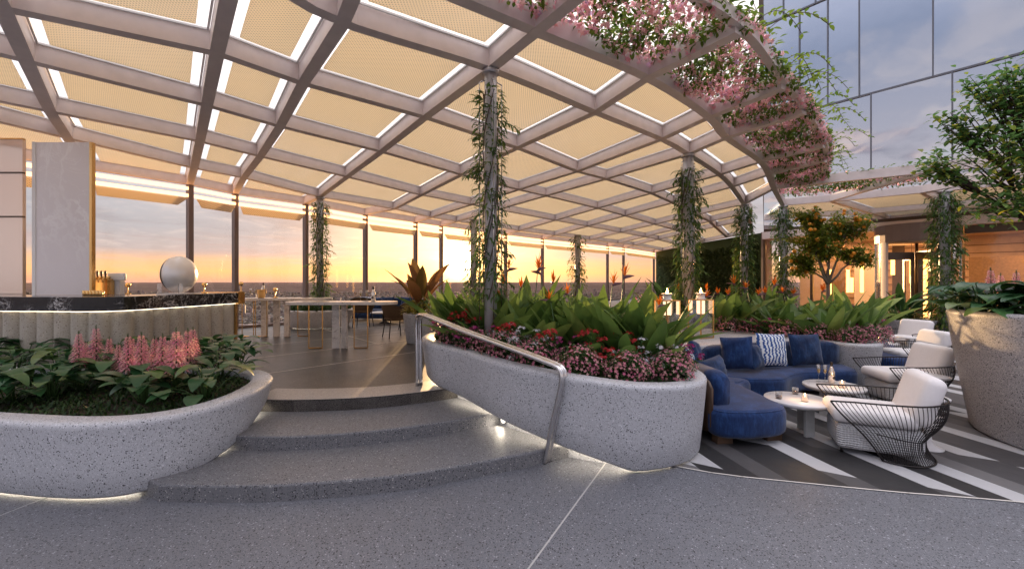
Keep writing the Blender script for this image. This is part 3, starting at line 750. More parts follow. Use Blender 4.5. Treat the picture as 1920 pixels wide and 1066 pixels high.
# ground floor: fascia, room behind, glass, mullions
b = MB(); b.hexa([FP(-6.4, 4.35), FP(9, 4.35), FP(9, 4.35, .35), FP(-6.4, 4.35, .35)], [FP(-6.4, 4.745), FP(9, 4.745), FP(9, 4.745, .35), FP(-6.4, 4.745, .35)]); part(b, 'fascia', M['beam'], tw, tw)
M['inwall'] = simple('lobby_wall', (.62, .46, .34), .6, 0, .25, 3); M['infloor'] = simple('lobby_floor', (.5, .36, .24), .3, 0, .15, 5); M['inceil'] = simple('lobby_ceiling', (.6, .45, .32), .7)
M['inbrick'] = simple('lobby_stone', (.26, .17, .1), .7, 0, .45, 12)
b = MB(); b.hexa([FP(-6.4, -.1, -7), FP(9.4, -.1, -7), FP(9.4, -.1, -.1), FP(-6.4, -.1, -.1)], [FP(-6.4, .12, -7), FP(9.4, .12, -7), FP(9.4, .12, -.1), FP(-6.4, .12, -.1)]); part(b, 'lobby_floor', M['infloor'], tw, tw)
b = MB(); b.hexa([FP(-6.4, 0, -7), FP(9.4, 0, -7), FP(9.4, 0, -6.8), FP(-6.4, 0, -6.8)], [FP(-6.4, 4.7, -7), FP(9.4, 4.7, -7), FP(9.4, 4.7, -6.8), FP(-6.4, 4.7, -6.8)]); part(b, 'lobby_wall', M['inwall'], tw, tw)
b = MB(); b.hexa([FP(-6.4, 4.38, -6.8), FP(9.4, 4.38, -6.8), FP(9.4, 4.38, -.1), FP(-6.4, 4.38, -.1)], [FP(-6.4, 4.7, -6.8), FP(9.4, 4.7, -6.8), FP(9.4, 4.7, -.1), FP(-6.4, 4.7, -.1)]); part(b, 'lobby_ceiling', M['inceil'], tw, tw)
b = MB(); b.hexa([FP(1.4, .12, -3.4), FP(9, .12, -3.4), FP(9, .12, -3), FP(1.4, .12, -3)], [FP(1.4, 3.1, -3.4), FP(9, 3.1, -3.4), FP(9, 3.1, -3), FP(1.4, 3.1, -3)]); part(b, 'stone_screen', M['inbrick'], tw, tw)
b = MB(); b.hexa([FP(2.0, .8, -2.96), FP(5.6, .8, -2.96), FP(5.6, .8, -2.9), FP(2.0, .8, -2.9)], [FP(2.0, 1.75, -2.96), FP(5.6, 1.75, -2.96), FP(5.6, 1.75, -2.9), FP(2.0, 1.75, -2.9)]); part(b, 'pale_board', M['inceil'], tw, tw)
for s0, s1 in ((-6.4, -4.1), (-4.1, -1.5), (1.5, 3.35), (3.35, 6.2), (6.2, 9)):
    b = MB(); b.add([FP(s0 + .06, .12, -.05), FP(s1 - .06, .12, -.05), FP(s1 - .06, 4.35, -.05), FP(s0 + .06, 4.35, -.05)], [(0, 1, 2, 3)]); part(b, 'pane', M['glass'], tw, tw)
for s_ in (-6.4, -4.1, 3.35, 6.2, 9):
    b = MB(); b.hexa([FP(s_ - .06, 0, -.12), FP(s_ + .06, 0, -.12), FP(s_ + .06, 0, .04), FP(s_ - .06, 0, .04)], [FP(s_ - .06, 4.35, -.12), FP(s_ + .06, 4.35, -.12), FP(s_ + .06, 4.35, .04), FP(s_ - .06, 4.35, .04)]); part(b, 'mullion', M['bronze'], tw, tw)
b = MB(); b.hexa([FP(1.5, 4.0, -.1), FP(9, 4.0, -.1), FP(9, 4.0, .03), FP(1.5, 4.0, .03)], [FP(1.5, 4.34, -.1), FP(9, 4.34, -.1), FP(9, 4.34, .03), FP(1.5, 4.34, .03)]); part(b, 'transom', M['bronze'], tw, tw)
for i_, (s0, s1, z0, z1, m_) in enumerate(((-6.2, -5.0, .12, 3.9, 'inceil'), (-4.6, -3.9, .12, 4.2, 'inbrick'), (-3.4, -2.2, .12, 3.4, 'white'), (-1.7, -1.2, .12, 4.2, 'bronze'), (.6, 1.1, .12, 4.2, 'bronze'), (6.1, 6.5, .12, 4.2, 'bronze'))):
    b = MB(); b.hexa([FP(s0, z0, -5.2), FP(s1, z0, -5.2), FP(s1, z0, -5), FP(s0, z0, -5)], [FP(s0, z1, -5.2), FP(s1, z1, -5.2), FP(s1, z1, -5), FP(s0, z1, -5)]); part(b, 'inner_panel', M[m_], tw, tw)
for k_ in range(9):
    b = MB(); z_ = .5 + k_ * .42; b.hexa([FP(-6.2, z_, -6.78), FP(9, z_, -6.78), FP(9, z_, -6.72), FP(-6.2, z_, -6.72)], [FP(-6.2, z_ + .04, -6.78), FP(9, z_ + .04, -6.78), FP(9, z_ + .04, -6.72), FP(-6.2, z_ + .04, -6.72)]); part(b, 'wall_rib', M['inbrick'], tw, tw)
# revolving door drum
rdp = FP(0, 0, .05); rd = thing('revolving_door', 'bronze drum revolving door with lit glass leaves at the tower entrance', 'door', (rdp.x, rdp.y, 0))
fa = math.atan2(FN.y, FN.x)
def arcwall(mb, r, a0, a1, z0, z1, th, n=14):
    rings = []
    for i in range(n + 1):
        a = a0 + (a1 - a0) * i / n
        rings.append([(r * cos(a), r * sin(a), z0), ((r + th) * cos(a), (r + th) * sin(a), z0), ((r + th) * cos(a), (r + th) * sin(a), z1), (r * cos(a), r * sin(a), z1)])
    mb.loft(rings, True, True, True, 0, False)
b = MB(); arcwall(b, 1.36, fa - 1.5, fa + 1.5, 3.72, 4.5, .12); part(b, 'header', M['mullion'], rd)
b = MB(); b.lathe([(1.35, 3.7), (1.35, 4.46)], seg=28); part(b, 'drum_ceiling', M['inceil'], rd)
b = MB(); b.lathe([(1.45, .0), (1.45, .05)], seg=28); part(b, 'drum_floor', M['infloor'], rd)
for sg in (-1, 1):
    b = MB(); arcwall(b, 1.36, fa + sg * .62, fa + sg * .80, .05, 3.72, .12, 4); part(b, 'jamb', M['beam'], rd)
    b = MB(); arcwall(b, 1.40, fa + sg * .80, fa + sg * 1.43, .05, 3.72, .015, 10); part(b, 'side_glass', M['glass'], rd)
    b = MB(); arcwall(b, 1.36, fa + sg * 1.43, fa + sg * 1.52, .05, 3.72, .1, 3); part(b, 'jamb', M['steel'], rd)
b = MB(); b.lathe([(.06, .05), (.06, 3.7)], seg=10); part(b, 'centre_post', M['bronze'], rd)
for k in range(4):
    a = fa + .5 + k * PI / 2; t_ = Vector((cos(a), sin(a), 0)); n_ = Vector((-sin(a), cos(a), 0)) * .03
    fr = MB()
    for (r0, r1, z0, z1) in ((.08, .22, .06, 3.3), (1.14, 1.3, .06, 3.3), (.22, 1.14, 2.95, 3.3), (.22, 1.14, .06, .34)):
        a0, a1 = t_ * r0, t_ * r1
        fr.hexa([(a0 - n_) + Vector((0, 0, z0)), (a1 - n_) + Vector((0, 0, z0)), (a1 + n_) + Vector((0, 0, z0)), (a0 + n_) + Vector((0, 0, z0))], [(a0 - n_) + Vector((0, 0, z1)), (a1 - n_) + Vector((0, 0, z1)), (a1 + n_) + Vector((0, 0, z1)), (a0 + n_) + Vector((0, 0, z1))])
    o = part(fr, 'door_leaf', M['bronze'], rd)
    g = MB(); g.add([t_ * .22 + Vector((0, 0, .34)), t_ * 1.14 + Vector((0, 0, .34)), t_ * 1.14 + Vector((0, 0, 2.95)), t_ * .22 + Vector((0, 0, 2.95))], [(0, 1, 2, 3)]); part(g, 'leaf_glass', M['glass'], o)
b = MB(); p = FP(fu(1652), 0, .5); 
sp_ = thing('barrier_post', 'polished steel post on a lit square base left of the revolving door', 'post', (p.x, p.y, 0))
b.tube([(0, 0, .3), (0, 0, 3.6)], .05, 12); part(b, 'post', M['steel'], sp_); b = MB(); b.box((0, 0, .4), (.34, .34, .8), .5); part(b, 'base', M['brass'], sp_)
# warm tube lamps in the lobby
lam = []
for u_, v0, v1, o_ in ((1556, 505, 560, -1.5), (1590, 505, 548, -1.8), (1597, 520, 548, -2.6), (1616, 488, 548, -1.2), (1674, 480, 515, -.35), (1709, 478, 530, -.2), (1735, 485, 600, -1.9)):
    s_ = fu(u_, o_); p = FP(s_, 0, o_); za, zc = EYE + (HZ - v1) / F * p.y, EYE + (HZ - v0) / F * p.y; lam.append((p, max(za, .2), zc))
for i, (p, za, zc) in enumerate(lam):
    t = thing('tube_lamp', ['vertical glowing tube lamp behind the orange tree trunk', 'short glowing tube lamp inside lobby left of door', 'thin glowing tube lamp deep inside the lobby', 'tall glowing tube lamp inside lobby beside the door post', 'glowing tube lamp behind left leaf of revolving door', 'glowing tube lamp at the centre of the revolving door', 'long glowing tube lamp behind right jamb of revolving door'][i], 'lamp', (p.x, p.y, za), 0, 'glowing tube lamps in the lobby')
    b = MB(); b.tube([(0, 0, 0), (0, 0, zc - za)], .075, 10); part(b, 'tube', M['lampglow'], t)
    b = MB(); b.tube([(0, 0, zc - za), (0, 0, zc - za + .06)], .06, 10); b.tube([(0, 0, zc - za + .05), (0, 0, 4.38 - za)], .008, 5); part(b, 'cap', M['bronze'], t)
for i, (s_, o_, e_) in enumerate(((-4, -4.6, 170), (0.2, -3.4, 190), (4.4, -1.6, 240))):
    e_ *= .9; l = bpy.data.lights.new('lobby_lamp', 'AREA'); l.energy = e_; l.size = 2.2; l.color = (1, .5, .2); o = bpy.data.objects.new('lobby_lamp', l); COL.objects.link(o); o.location = FP(s_, 4.3, o_)
# ------------------------------------------------------------------ planters
def planter(name, label, outline, zr, zb, rim, taper, mat, n=110, plinth=.22, group=None, led=True, soil=.07, base=None, cat='planter', kerb=True):
    lo = spline([(p[0], p[1], 0) for p in outline], n)
    ZRf = zr if callable(zr) else (lambda p: zr); ZBf = zb if callable(zb) else (lambda p: zb)
    c = sum(lo, Vector()) / n
    t = thing(name, label, cat, (c.x, c.y, base if base is not None else 0), 0, group)
    def ring(d, fz):
        q = inset(lo, d) if d else lo
        return [Vector((a.x, a.y, fz(b))) for a, b in zip(q, lo)]
    H = lambda p: ZRf(p) - ZBf(p)
    rings = [ring(taper + .10, lambda p: ZBf(p) + .0), ring(taper + .02, lambda p: ZBf(p) + .004), ring(taper, lambda p: ZBf(p) + .03), ring(taper * .62, lambda p: ZBf(p) + H(p) * .35), ring(taper * .25, lambda p: ZBf(p) + H(p) * .7),
             ring(.003, lambda p: ZRf(p) - .07), ring(0.0, lambda p: ZRf(p) - .04), ring(.009, lambda p: ZRf(p) - .017), ring(.03, lambda p: ZRf(p) - .003), ring(.055, lambda p: ZRf(p)), ring(rim - .03, lambda p: ZRf(p)), ring(rim, lambda p: ZRf(p) - .02), ring(rim + .01, lambda p: ZRf(p) - .2)]
    b = MB(); b.loft(rings, True, False, False, 0, True); part(b, 'shell', mat, t, t)
    inner = ring(rim + .004, lambda p: ZRf(p) - soil)
    b = MB(); cc = Vector((0, 0, 0)); cc = sum(inner, Vector()) / n
    mid = [a.lerp(cc, .5) for a in inner]
    b.loft([inner, mid, [a.lerp(cc, .98) for a in inner]], True, False, True, 0, True); part(b, 'soil', M['soil'], t, t)
    if plinth:
        lo2 = ring(taper + plinth, lambda p: 0)
        b = MB(); b.loft([[Vector((a.x, a.y, -.02)) for a in lo2], [Vector((a.x, a.y, ZBf(p) + .05)) for a, p in zip(lo2, lo)]], True, False, False, 0, True); part(b, 'plinth', mat, t, t)
        if led:
            r1 = ring(taper + .115, lambda p: ZBf(p) + .006); r2 = ring(taper + .145, lambda p: ZBf(p) + .006)
            b = MB(); b.loft([[p + Vector((0, 0, .012)) for p in r1], r1, r2, [p + Vector((0, 0, .012)) for p in r2]], True, False, False, 0, False); part(b, 'light_strip', M['led'], t, t)
    return t, lo, inner
def cover(name, label, inner, n, L=.06, zoff=.0, edge=False):
    b = MB(); xs = [p.x for p in inner]; ys = [p.y for p in inner]; i = 0
    while i < n:
        p = (rnd(min(xs), max(xs)), rnd(min(ys), max(ys)))
        if not inside(p, inner): continue
        z = min(inner, key=lambda q: (q.x - p[0]) ** 2 + (q.y - p[1]) ** 2).z
        i += 1
        b.leaf((p[0], p[1], z - .01 + zoff), rnd(0, 6.28), rnd(.4, 1.4), L * rnd(.7, 1.6), L * .38, rnd(.3, 1.2), 2)
    o = b.build(name, M['cover']); o['kind'] = 'stuff'; o['label'] = label
    return o
zc_ = lambda p: lerp(.87, 1.10, min(max((2.0 - p.x) / 3.3, 0), 1))
def zcb(p):
    t = min(max((1.2 - p.x) / 2.6, 0), 1)
    return lerp(.02, .52, t ** .85)
cen_out = [(-1.42, 6.75), (-1.2, 6.1), (-.71, 5.62), (-.2, 5.02), (.3, 4.62), (.8, 4.36), (1.3, 4.26), (1.85, 4.45), (2.2, 4.82), (2.33, 5.3), (2.25, 5.9), (2.05, 6.6), (1.6, 7.25), (.9, 7.75), (0, 7.95), (-.8, 7.8), (-1.3, 7.35)]
cp, c_lo, c_in = planter('planter', 'long curved pale terrazzo planter in the middle, beside the steps and handrail', cen_out, zc_, zcb, .2, .075, M['planter'], 150)
cover('groundcover', 'low green groundcover in the middle terrazzo planter', c_in, 4200, .055)
left_out = [(-7.2, 4.55), (-5.6, 4.0), (-4.6, 3.80), (-3.7, 3.72), (-3.15, 3.96), (-2.92, 4.5), (-2.98, 5.15), (-3.2, 5.7), (-3.7, 6.1), (-4.6, 6.25), (-6, 6.2), (-7.6, 6.1)]
def zlb(p):
    return lerp(.03, .47, min(max((p.y - 3.75) / 1.8, 0), 1) ** 1.1) if p.x > -3.75 else lerp(.03, .12, min(max((p.y - 3.75) / .9, 0), 1))
lpn, l_lo, l_in = planter('planter', 'low terrazzo planter of hostas and pink flower spikes in front of the bar', left_out, .72, zlb, .24, .05, M['planter'], 150)
cover('groundcover', 'low grassy groundcover between hostas in the planter by the bar', l_in, 5200, .06)
rear_out = [(6.25, 7.92), (5.95, 8.7), (5.45, 9.6), (4.7, 9.9), (4.0, 10.15), (3.6, 10.9), (3.9, 11.7), (5, 12.2), (6.4, 12.8), (8.1, 13.0), (8.75, 12.3), (8.5, 11.0), (7.95, 9.9), (7.4, 8.8), (7.05, 8.1), (6.65, 7.8)]
rp, r_lo, r_in = planter('planter', 'curved pale terrazzo planter behind the blue sofa, full of orange strelitzia and the orange tree', rear_out, .80, .02, .22, .08, M['planter'], 130, .2)
cover('groundcover', 'low green groundcover in the planter behind the sofa', r_in, 3200, .07)
cir = lambda cx, cy, r, k=12: [(cx + r * cos(2 * PI * i / k), cy + r * sin(2 * PI * i / k)) for i in range(k)]
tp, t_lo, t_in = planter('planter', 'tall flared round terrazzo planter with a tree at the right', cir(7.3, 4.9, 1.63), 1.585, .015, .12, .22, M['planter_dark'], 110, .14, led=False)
cover('groundcover', 'low leaves over the soil of the tall round planter', t_in, 1200, .1)
op, o_lo, o_in = planter('planter', 'round pale planter with a vine-covered column, behind the marble high tables', cir(c2.x, c2.y, 1.08), 1.04, TZ + .02, .1, .16, M['planter'], 70, .12, base=TZ)
cover('groundcover', 'leafy green planting in the round planter behind the high tables', o_in, 900, .24)
# ledge that carries the lanterns and backs the sofa
led_ = [(2.3, 6.9), (2.62, 7.28), (3.0, 7.62), (3.6, 7.9), (4.4, 8.13), (5.2, 8.35), (6.0, 8.5), (6.4, 8.7), (6.2, 9.6), (5.2, 10.6), (3.6, 10.8), (1.6, 10.2), (.8, 9.0), (1.2, 7.9)]
ll = spline([(x, y, 0) for x, y in led_], 90)
b = MB(); rings = [[Vector((a.x, a.y, z)) for a in (inset(ll, d) if d else ll)] for z, d in ((0, .06), (.66, 0), (.74, .0), (.765, .012), (.779, .04))]
b.loft(rings, True, False, True, 0, True); solo(b, 'terrazzo_ledge', M['planter'], 'curved terrazzo ledge behind the sofa carrying the two lanterns', 'ledge')

# ------------------------------------------------------------------ small step lights
for i, (u, v, yo) in enumerate(((850, 745, 0), (945, 792, 0), (420, 858, 0))):
    pass
def on_plinth(lo, taper, u, z):
    ring = inset(lo, taper + .22); best = min(ring, key=lambda p: (abs((p.x / p.y) - (u - 960) / F) * 40 + p.y))
    i = ring.index(best); t = ring[(i + 1) % len(ring)] - ring[i - 1]; t.normalize(); c = sum(ring, Vector()) / len(ring)
    n = Vector((t.y, -t.x, 0)); n = n if n.dot(best - c) > 0 else -n
    return Vector((best.x, best.y, z)), n
for i, (lo, tp_, u, z, desc) in enumerate(((c_lo, .075, 850, .385, 'small round step light in planter base by the top step'), (c_lo, .075, 945, .235, 'small round step light in planter base by the middle step'), (l_lo, .05, 420, .225, 'small round step light in base of the left planter beside the steps'))):
    p, nn_ = on_plinth(lo, tp_, u, z); t = thing('step_light', desc, 'light', p, math.atan2(nn_.y, nn_.x), 'round step lights')
    b = MB(); r0 = .042
    b.loft([[(.0, r0 * cos(a), r0 * sin(a)) for a in [2 * PI * j / 18 for j in range(18)]], [(.03, r0 * cos(a), r0 * sin(a)) for a in [2 * PI * j / 18 for j in range(18)]]], True, True, True); part(b, 'lens', M['disc'], t)
    b = MB(); b.loft([[(.0, 1.25 * r0 * cos(a), 1.25 * r0 * sin(a)) for a in [2 * PI * j / 18 for j in range(18)]], [(.022, 1.2 * r0 * cos(a), 1.2 * r0 * sin(a)) for a in [2 * PI * j / 18 for j in range(18)]]], True, True, True); part(b, 'bezel', M['steel'], t)
    l = bpy.data.lights.new('step_lamp', 'SPOT'); l.energy = 3; l.spot_size = R(150); l.spot_blend = .8; l.shadow_soft_size = .04; l.color = (1, .86, .66)
    o = bpy.data.objects.new('step_lamp', l); COL.objects.link(o); o.location = p + nn_ * .06; o.rotation_euler = (-(nn_ - Vector((0, 0, .55)))).to_track_quat('Z', 'Y').to_euler()

# ------------------------------------------------------------------ plant prototypes
def hosta_proto():
    t = thing('hosta', 'x', 'plant'); b = MB(); st = MB()
    for i in range(19):
        a = i * 2.4 + rnd(-.3, .3); r = rnd(.02, .24) * (.5 + i / 19); h = rnd(.10, .30) * (1.25 - .5 * i / 19)
        p = Vector((r * cos(a), r * sin(a), h)); st.tube([(.02 * cos(a), .02 * sin(a), -.05), (r * .6 * cos(a), r * .6 * sin(a), h * .75), tuple(p)], .006, 5)
        b.leaf(p, a, rnd(.15, .7), rnd(.25, .37), rnd(.13, .185), rnd(.9, 1.8), 9, rnd(.05, .16), 0, .82)
    part(b, 'leaves', M['hosta'], t); part(st, 'stem', M['stem'], t); return t
def canna_proto(n=19, L=1.05, el0=.7, W=.235):
    t = thing('canna_clump', 'x', 'plant'); b = MB()
    for i in range(n):
        a = i * 2.4 + rnd(-.5, .5); r = .02 + .10 * i / n; e = lerp(1.45, el0, (i / n)) + rnd(-.2, .15)
        b.leaf((r * cos(a), r * sin(a), -.03), a, e, L * rnd(.6, 1.15), W * rnd(.8, 1.25), rnd(.05, .75), 7, .2, 0, .8, rnd(-.7, .7))
    part(b, 'leaves', M['canna'], t); return t
def star(b, p, n, r, m=0, k=5):
    n = n.normalized(); a = n.orthogonal().normalized(); c = n.cross(a); o = rnd(0, 6.28); vs = [p]
    for i in range(2 * k):
        q = r if i % 2 == 0 else r * .42; an = o + PI * i / k
        vs.append(p + (a * cos(an) + c * sin(an)) * q + n * (r * .25 if i % 2 == 0 else 0))
    b.add(vs, [(0, 1 + i, 1 + (i + 1) % (2 * k)) for i in range(2 * k)], m, False)
def bush_proto(petal, nl=420, nf=290, rx=.21, rz=.19, fr=.0175, name='flower_bush'):
    t = thing(name, 'x', 'bush'); b = MB(); fl = MB()
    def pt(k):
        z = rnd(-.25, 1); a = rnd(0, 6.28); q = math.sqrt(max(1 - z * z, 0)); d = Vector((q * cos(a), q * sin(a), z)); w = 1 + .13 * sin(3 * a + z * 4) + rnd(-.08, .08)
        return Vector((d.x * rx * w * k, d.y * rx * w * k, rz * .55 + d.z * rz * w * k)), d
    for i in range(nl):
        p, d = pt(rnd(.6, 1)); b.leaf(p, math.atan2(d.y, d.x) + rnd(-1, 1), rnd(-.3, 1.2), rnd(.035, .065), rnd(.014, .024), .6, 2)
    for i in range(nf):
        p, d = pt(rnd(.97, 1.06)); star(fl, p, d + Vector((rnd(-.4, .4), rnd(-.4, .4), rnd(-.1, .5))), fr * rnd(.7, 1.25))
    part(b, 'foliage', M['bush'], t); part(fl, 'blossoms', M[petal], t); return t
def loose_proto(petal, nh=16, name='flowering_plant'):
    t = thing(name, 'x', 'plant'); b = MB(); fl = MB()
    for i in range(nh):
        a = rnd(0, 6.28); r = .2 * math.sqrt(random.random()); h = rnd(.14, .36) - r * .4; top = Vector((r * 1.25 * cos(a), r * 1.25 * sin(a), h))
        b.tube([(r * .3 * cos(a), r * .3 * sin(a), -.04), (r * .8 * cos(a), r * .8 * sin(a), h * .6), tuple(top)], .003, 4)
        for j in range(16):
            q = top.lerp(Vector((r * .4 * cos(a), r * .4 * sin(a), 0)), random.random() ** 1.2); b.leaf(q, rnd(0, 6.28), rnd(-.2, .8), rnd(.04, .08), rnd(.018, .03), .7, 2)
        for j in range(9):
            d = Vector((rnd(-1, 1), rnd(-1, 1), rnd(0, 1))); star(fl, top + d * .03, d + Vector((0, 0, .4)), rnd(.014, .022))
    part(b, 'foliage', M['bush'], t); part(fl, 'blossoms', M[petal], t); return t
def strel_proto(h=.75, lean=.1):
    t = thing('bird_of_paradise', 'x', 'flower'); b = MB(); top = Vector((lean, 0, h))
    b.tube([(0, 0, -.1), (lean * .2, 0, h * .5), tuple(top)], [.009, .008, .008], 6); part(b, 'stem', M['stem'], t)
    b = MB(); b.tube([tuple(top + Vector((-.02, 0, -.012))), tuple(top + Vector((.05, 0, .008))), tuple(top + Vector((.12, 0, .012))), tuple(top + Vector((.21, 0, .018)))], [.009, .018, .013, .002], 8); part(b, 'beak', M['bract'], t)
    b = MB()
    for az, el, L in ((.2, 1.1, .17), (-.3, 1.45, .18), (2.9, 1.2, .16), (.1, .75, .15), (3.3, .75, .13), (1.4, 1.2, .12), (-1.4, 1.15, .12)):
        b.leaf(top + Vector((.02, 0, .008)), az, el, L, .035, .15, 4, .3)
    part(b, 'petals', M['orangep'], t); return t
def spike_proto(L=.34):
    t = thing('flower_spike', 'x', 'flower'); st = MB(); b = MB(); tipm = MB()
    st.tube([(0, 0, -.12), (.005, 0, L * .5), (0, .004, L)], [.006, .005, .003], 5); part(st, 'stem', M['stem'], t)
    for i in range(150):
        z = (i / 150) * L * .92; r = lerp(.098, .018, (i / 150) ** .9); a = i * 2.399
        p = Vector((.006 * cos(a), .006 * sin(a), z + .01)); b.leaf(p, a, rnd(.1, .4), r * rnd(.9, 1.25), .019, 1.5, 3, .35, 0, .6)
    part(b, 'florets', M['spike'], t)
    for i in range(20):
        a = i * 2.4; tipm.leaf((0, 0, L * .9 + i * .0022), a, .9, .016, .007, .5, 2)
    part(tipm, 'tip', M['stem'], t); return t

def scatter_in(inner, n, dmin, cond=lambda p: True, marg=.0):
    xs = [p.x for p in inner]; ys = [p.y for p in inner]; out = []; tries = 0
    while len(out) < n and tries < 9000:
        tries += 1; p = (rnd(min(xs), max(xs)), rnd(min(ys), max(ys)))
        if inside(p, inner) and cond(p) and all((p[0] - q[0]) ** 2 + (p[1] - q[1]) ** 2 > dmin * dmin for q in out): out.append(p)
    return out
def plant_row(proto, pos, zf, lab, group, sc=(.85, 1.15), used=None, rz=None):
    used = used if used is not None else []
    names = ordered(pos)
    for p, o in zip(pos, names):
        place(proto, used, (p[0], p[1], zf(p)), rz(p) if rz else rnd(0, 6.28), rnd(*sc), lab.format(o), group)
def pp(u, v, z): q = P(u, v, z); return (q.x, q.y)
# left planter: hostas by their place in the picture at soil level
hp = hosta_proto(); used = []
front = [pp(u, v, .72) for u, v in ((20, 742), (95, 735), (272, 742), (385, 735), (330, 715), (150, 722), (215, 715), (-25, 752))]
plant_row(hp, front, lambda p: .66, '{} broad green hosta along the front rim of the low planter by the bar', 'front hostas in the low planter', (.9, 1.15), used)
mid = [pp(u, v, .78) for u, v in ((30, 690), (110, 688), (190, 692), (250, 690), (300, 676), (360, 680), (415, 690), (445, 676))]
plant_row(hp, mid, lambda p: .68, '{} broad green hosta in the middle of the low planter by the bar', 'middle hostas in the low planter', (.9, 1.1), used)
bk = [pp(u, v, .78) for u, v in ((-15, 672), (50, 668), (150, 668), (210, 672), (330, 668), (395, 662), (430, 660))]
plant_row(hp, bk, lambda p: .68, '{} broad green hosta of the back row, nearest the bar front', 'back hostas in the low planter', (.95, 1.15), used)
spk = spike_proto(); used = []
sp_pos = [pp(u, v, .98) for u, v in ((148, 676), (160, 672), (180, 668), (205, 672), (222, 680), (240, 684), (247, 672), (265, 684), (272, 668), (290, 678), (305, 684), (318, 672), (330, 686), (338, 668), (352, 676), (362, 668))]
nm = ordered(sp_pos); hs = (1.25, .85, 1.35, 1.0, .9, 1.25, 1.0, 1.3, .9, 1.1, 1.25, .95, 1.45, 1.1, 1.35, 1.3)
for p, o, h_ in zip(sp_pos, nm, hs): place(spk, used, (p[0], p[1], .90), rnd(0, 6), (h_ * 1.05, h_ * 1.05, h_ * 1.02), o + ' pink flower spike above the hostas in front of the bar', 'pink flower spikes by the bar')
# middle planter
zsoil = lambda p: zc_(Vector((p[0], p[1], 0))) - .09
cn = canna_proto(); used = []
can1 = [(1.85, 5.75), (1.5, 5.75), (1.05, 5.85), (1.75, 6.2), (1.2, 6.3), (.65, 6.1), (.75, 6.7), (.2, 6.5), (1.4, 6.75), (-.2, 6.75), (.2, 7.1), (-.65, 6.9), (-.45, 7.3), (.9, 7.2), (-.95, 7.1), (.35, 5.95), (-.25, 6.3), (-.6, 6.55), (2.0, 5.9)]
plant_row(cn, can1, zsoil, '{} clump of upright broad green leaves in the middle planter', 'canna clumps in the middle planter', (.82, 1.22), used)
bu = bush_proto('pink'); usedb = []
bp_ = [(1.84, 4.93), (1.28, 4.74), (.76, 4.84), (.28, 5.1), (2.02, 5.35), (-.1, 5.45), (-.42, 5.8), (-.75, 6.15)]
plant_row(bu, bp_, lambda p: zsoil(p) + .0, '{} rounded bush of tiny pink blossoms along the front of the middle planter', 'pink bushes in the middle planter', (1.1, 1.32), usedb)
rl = loose_proto('red'); ur = []
plant_row(rl, [(1.05, 5.15), (.62, 5.3), (-.35, 6.3), (.1, 5.75), (-.75, 6.55), (1.35, 5.35)], zsoil, '{} plant of small red flower heads in the middle planter', 'red flowers in the middle planter', (1.25, 1.6), ur)
wl = loose_proto('whitep'); uw = []
plant_row(wl, [(1.55, 5.2), (1.85, 5.45), (.1, 5.4), (-.05, 5.85), (.3, 5.55)], zsoil, '{} plant of small white flowers in the middle planter', 'white flowers in the middle planter', (1.15, 1.45), uw)
mg = loose_proto('magenta'); um = []
plant_row(mg, [(.5, 5.5), (-.95, 6.5), (-.6, 5.95), (2.15, 5.6), (-1.0, 6.85)], zsoil, '{} plant of magenta flower heads in the middle planter', 'magenta flowers in the middle planter', (1.25, 1.55), um)
sf = strel_proto(); us = []
sfl = [(-.3, 6.3, .95, .4), (.62, 5.95, 1.0, 2.9), (.35, 6.9, 1.55, .6), (-.15, 7.0, 1.5, .2), (.55, 7.1, 1.5, 3.4), (.1, 7.35, 1.15, 1.0), (1.0, 7.0, 1.1, 2.6), (1.55, 6.9, 1.35, .2), (1.65, 6.6, 1.5, .1), (2.1, 6.3, 1.0, .5), (-.1, 7.5, 1.2, 2.2), (.75, 7.4, 1.3, 1.8), (.3, 7.5, 1.1, 4)]
nm = ordered(sfl)
for (x, y, s_, a), o in zip(sfl, nm): place(sf, us, (x, y, zsoil((x, y))), a, (.82, .82, s_ * 1.08), o + ' orange bird of paradise flower rising over the middle planter', 'strelitzia flowers in the middle planter')
# planter behind the sofa
z2 = lambda p: .72
cr = [(6.5, 8.75), (6.0, 9.5), (5.7, 10.3), (6.6, 9.6), (7.3, 9.0), (6.4, 10.6), (5.1, 10.4), (4.5, 10.6), (5.4, 11.2), (7.3, 10.2), (4.0, 10.9), (6.6, 11.6), (8.2, 10.4)]
plant_row(cn, cr, z2, '{} clump of upright broad green leaves behind the blue sofa', 'canna clumps behind the sofa', (.95, 1.3), used)
plant_row(bu, [(6.55, 8.18), (6.2, 8.6), (5.85, 9.15), (7.0, 8.25), (5.5, 9.8), (7.5, 8.75), (5.0, 10.0)], z2, '{} rounded pink blossom bush in the planter behind the blue sofa', 'pink bushes behind the sofa', (1.2, 1.4), usedb)
plant_row(wl, [(6.3, 8.95), (6.0, 9.25)], z2, '{} plant of small white flowers behind the blue sofa', 'white flowers behind the sofa', (1.2, 1.4), uw)
plant_row(mg, [(7.15, 8.65), (5.6, 9.6), (7.6, 9.3), (8.1, 9.6)], z2, '{} plant of magenta flower heads behind the blue sofa', 'magenta flowers behind the sofa', (1.3, 1.6), um)
sr = [(4.5, 10.2, 1.15, 0), (5.0, 11.0, 1.3, 1), (5.3, 10.7, 1.2, .3), (5.8, 10.9, 1.55, 2), (6.0, 10.6, 1.2, .2), (6.3, 11.2, 1.4, 3), (6.6, 10.9, 1.5, .4), (7.0, 10.8, 1.2, .2), (7.4, 11.4, 1.25, 2.8), (7.9, 11.0, 1.3, .3), (5.6, 11.4, 1.2, 3.6), (8.3, 11.5, 1.3, .4), (4.1, 10.6, 1.3, 1), (7.1, 11.8, 1.2, 1.7)]
nm = ordered(sr)
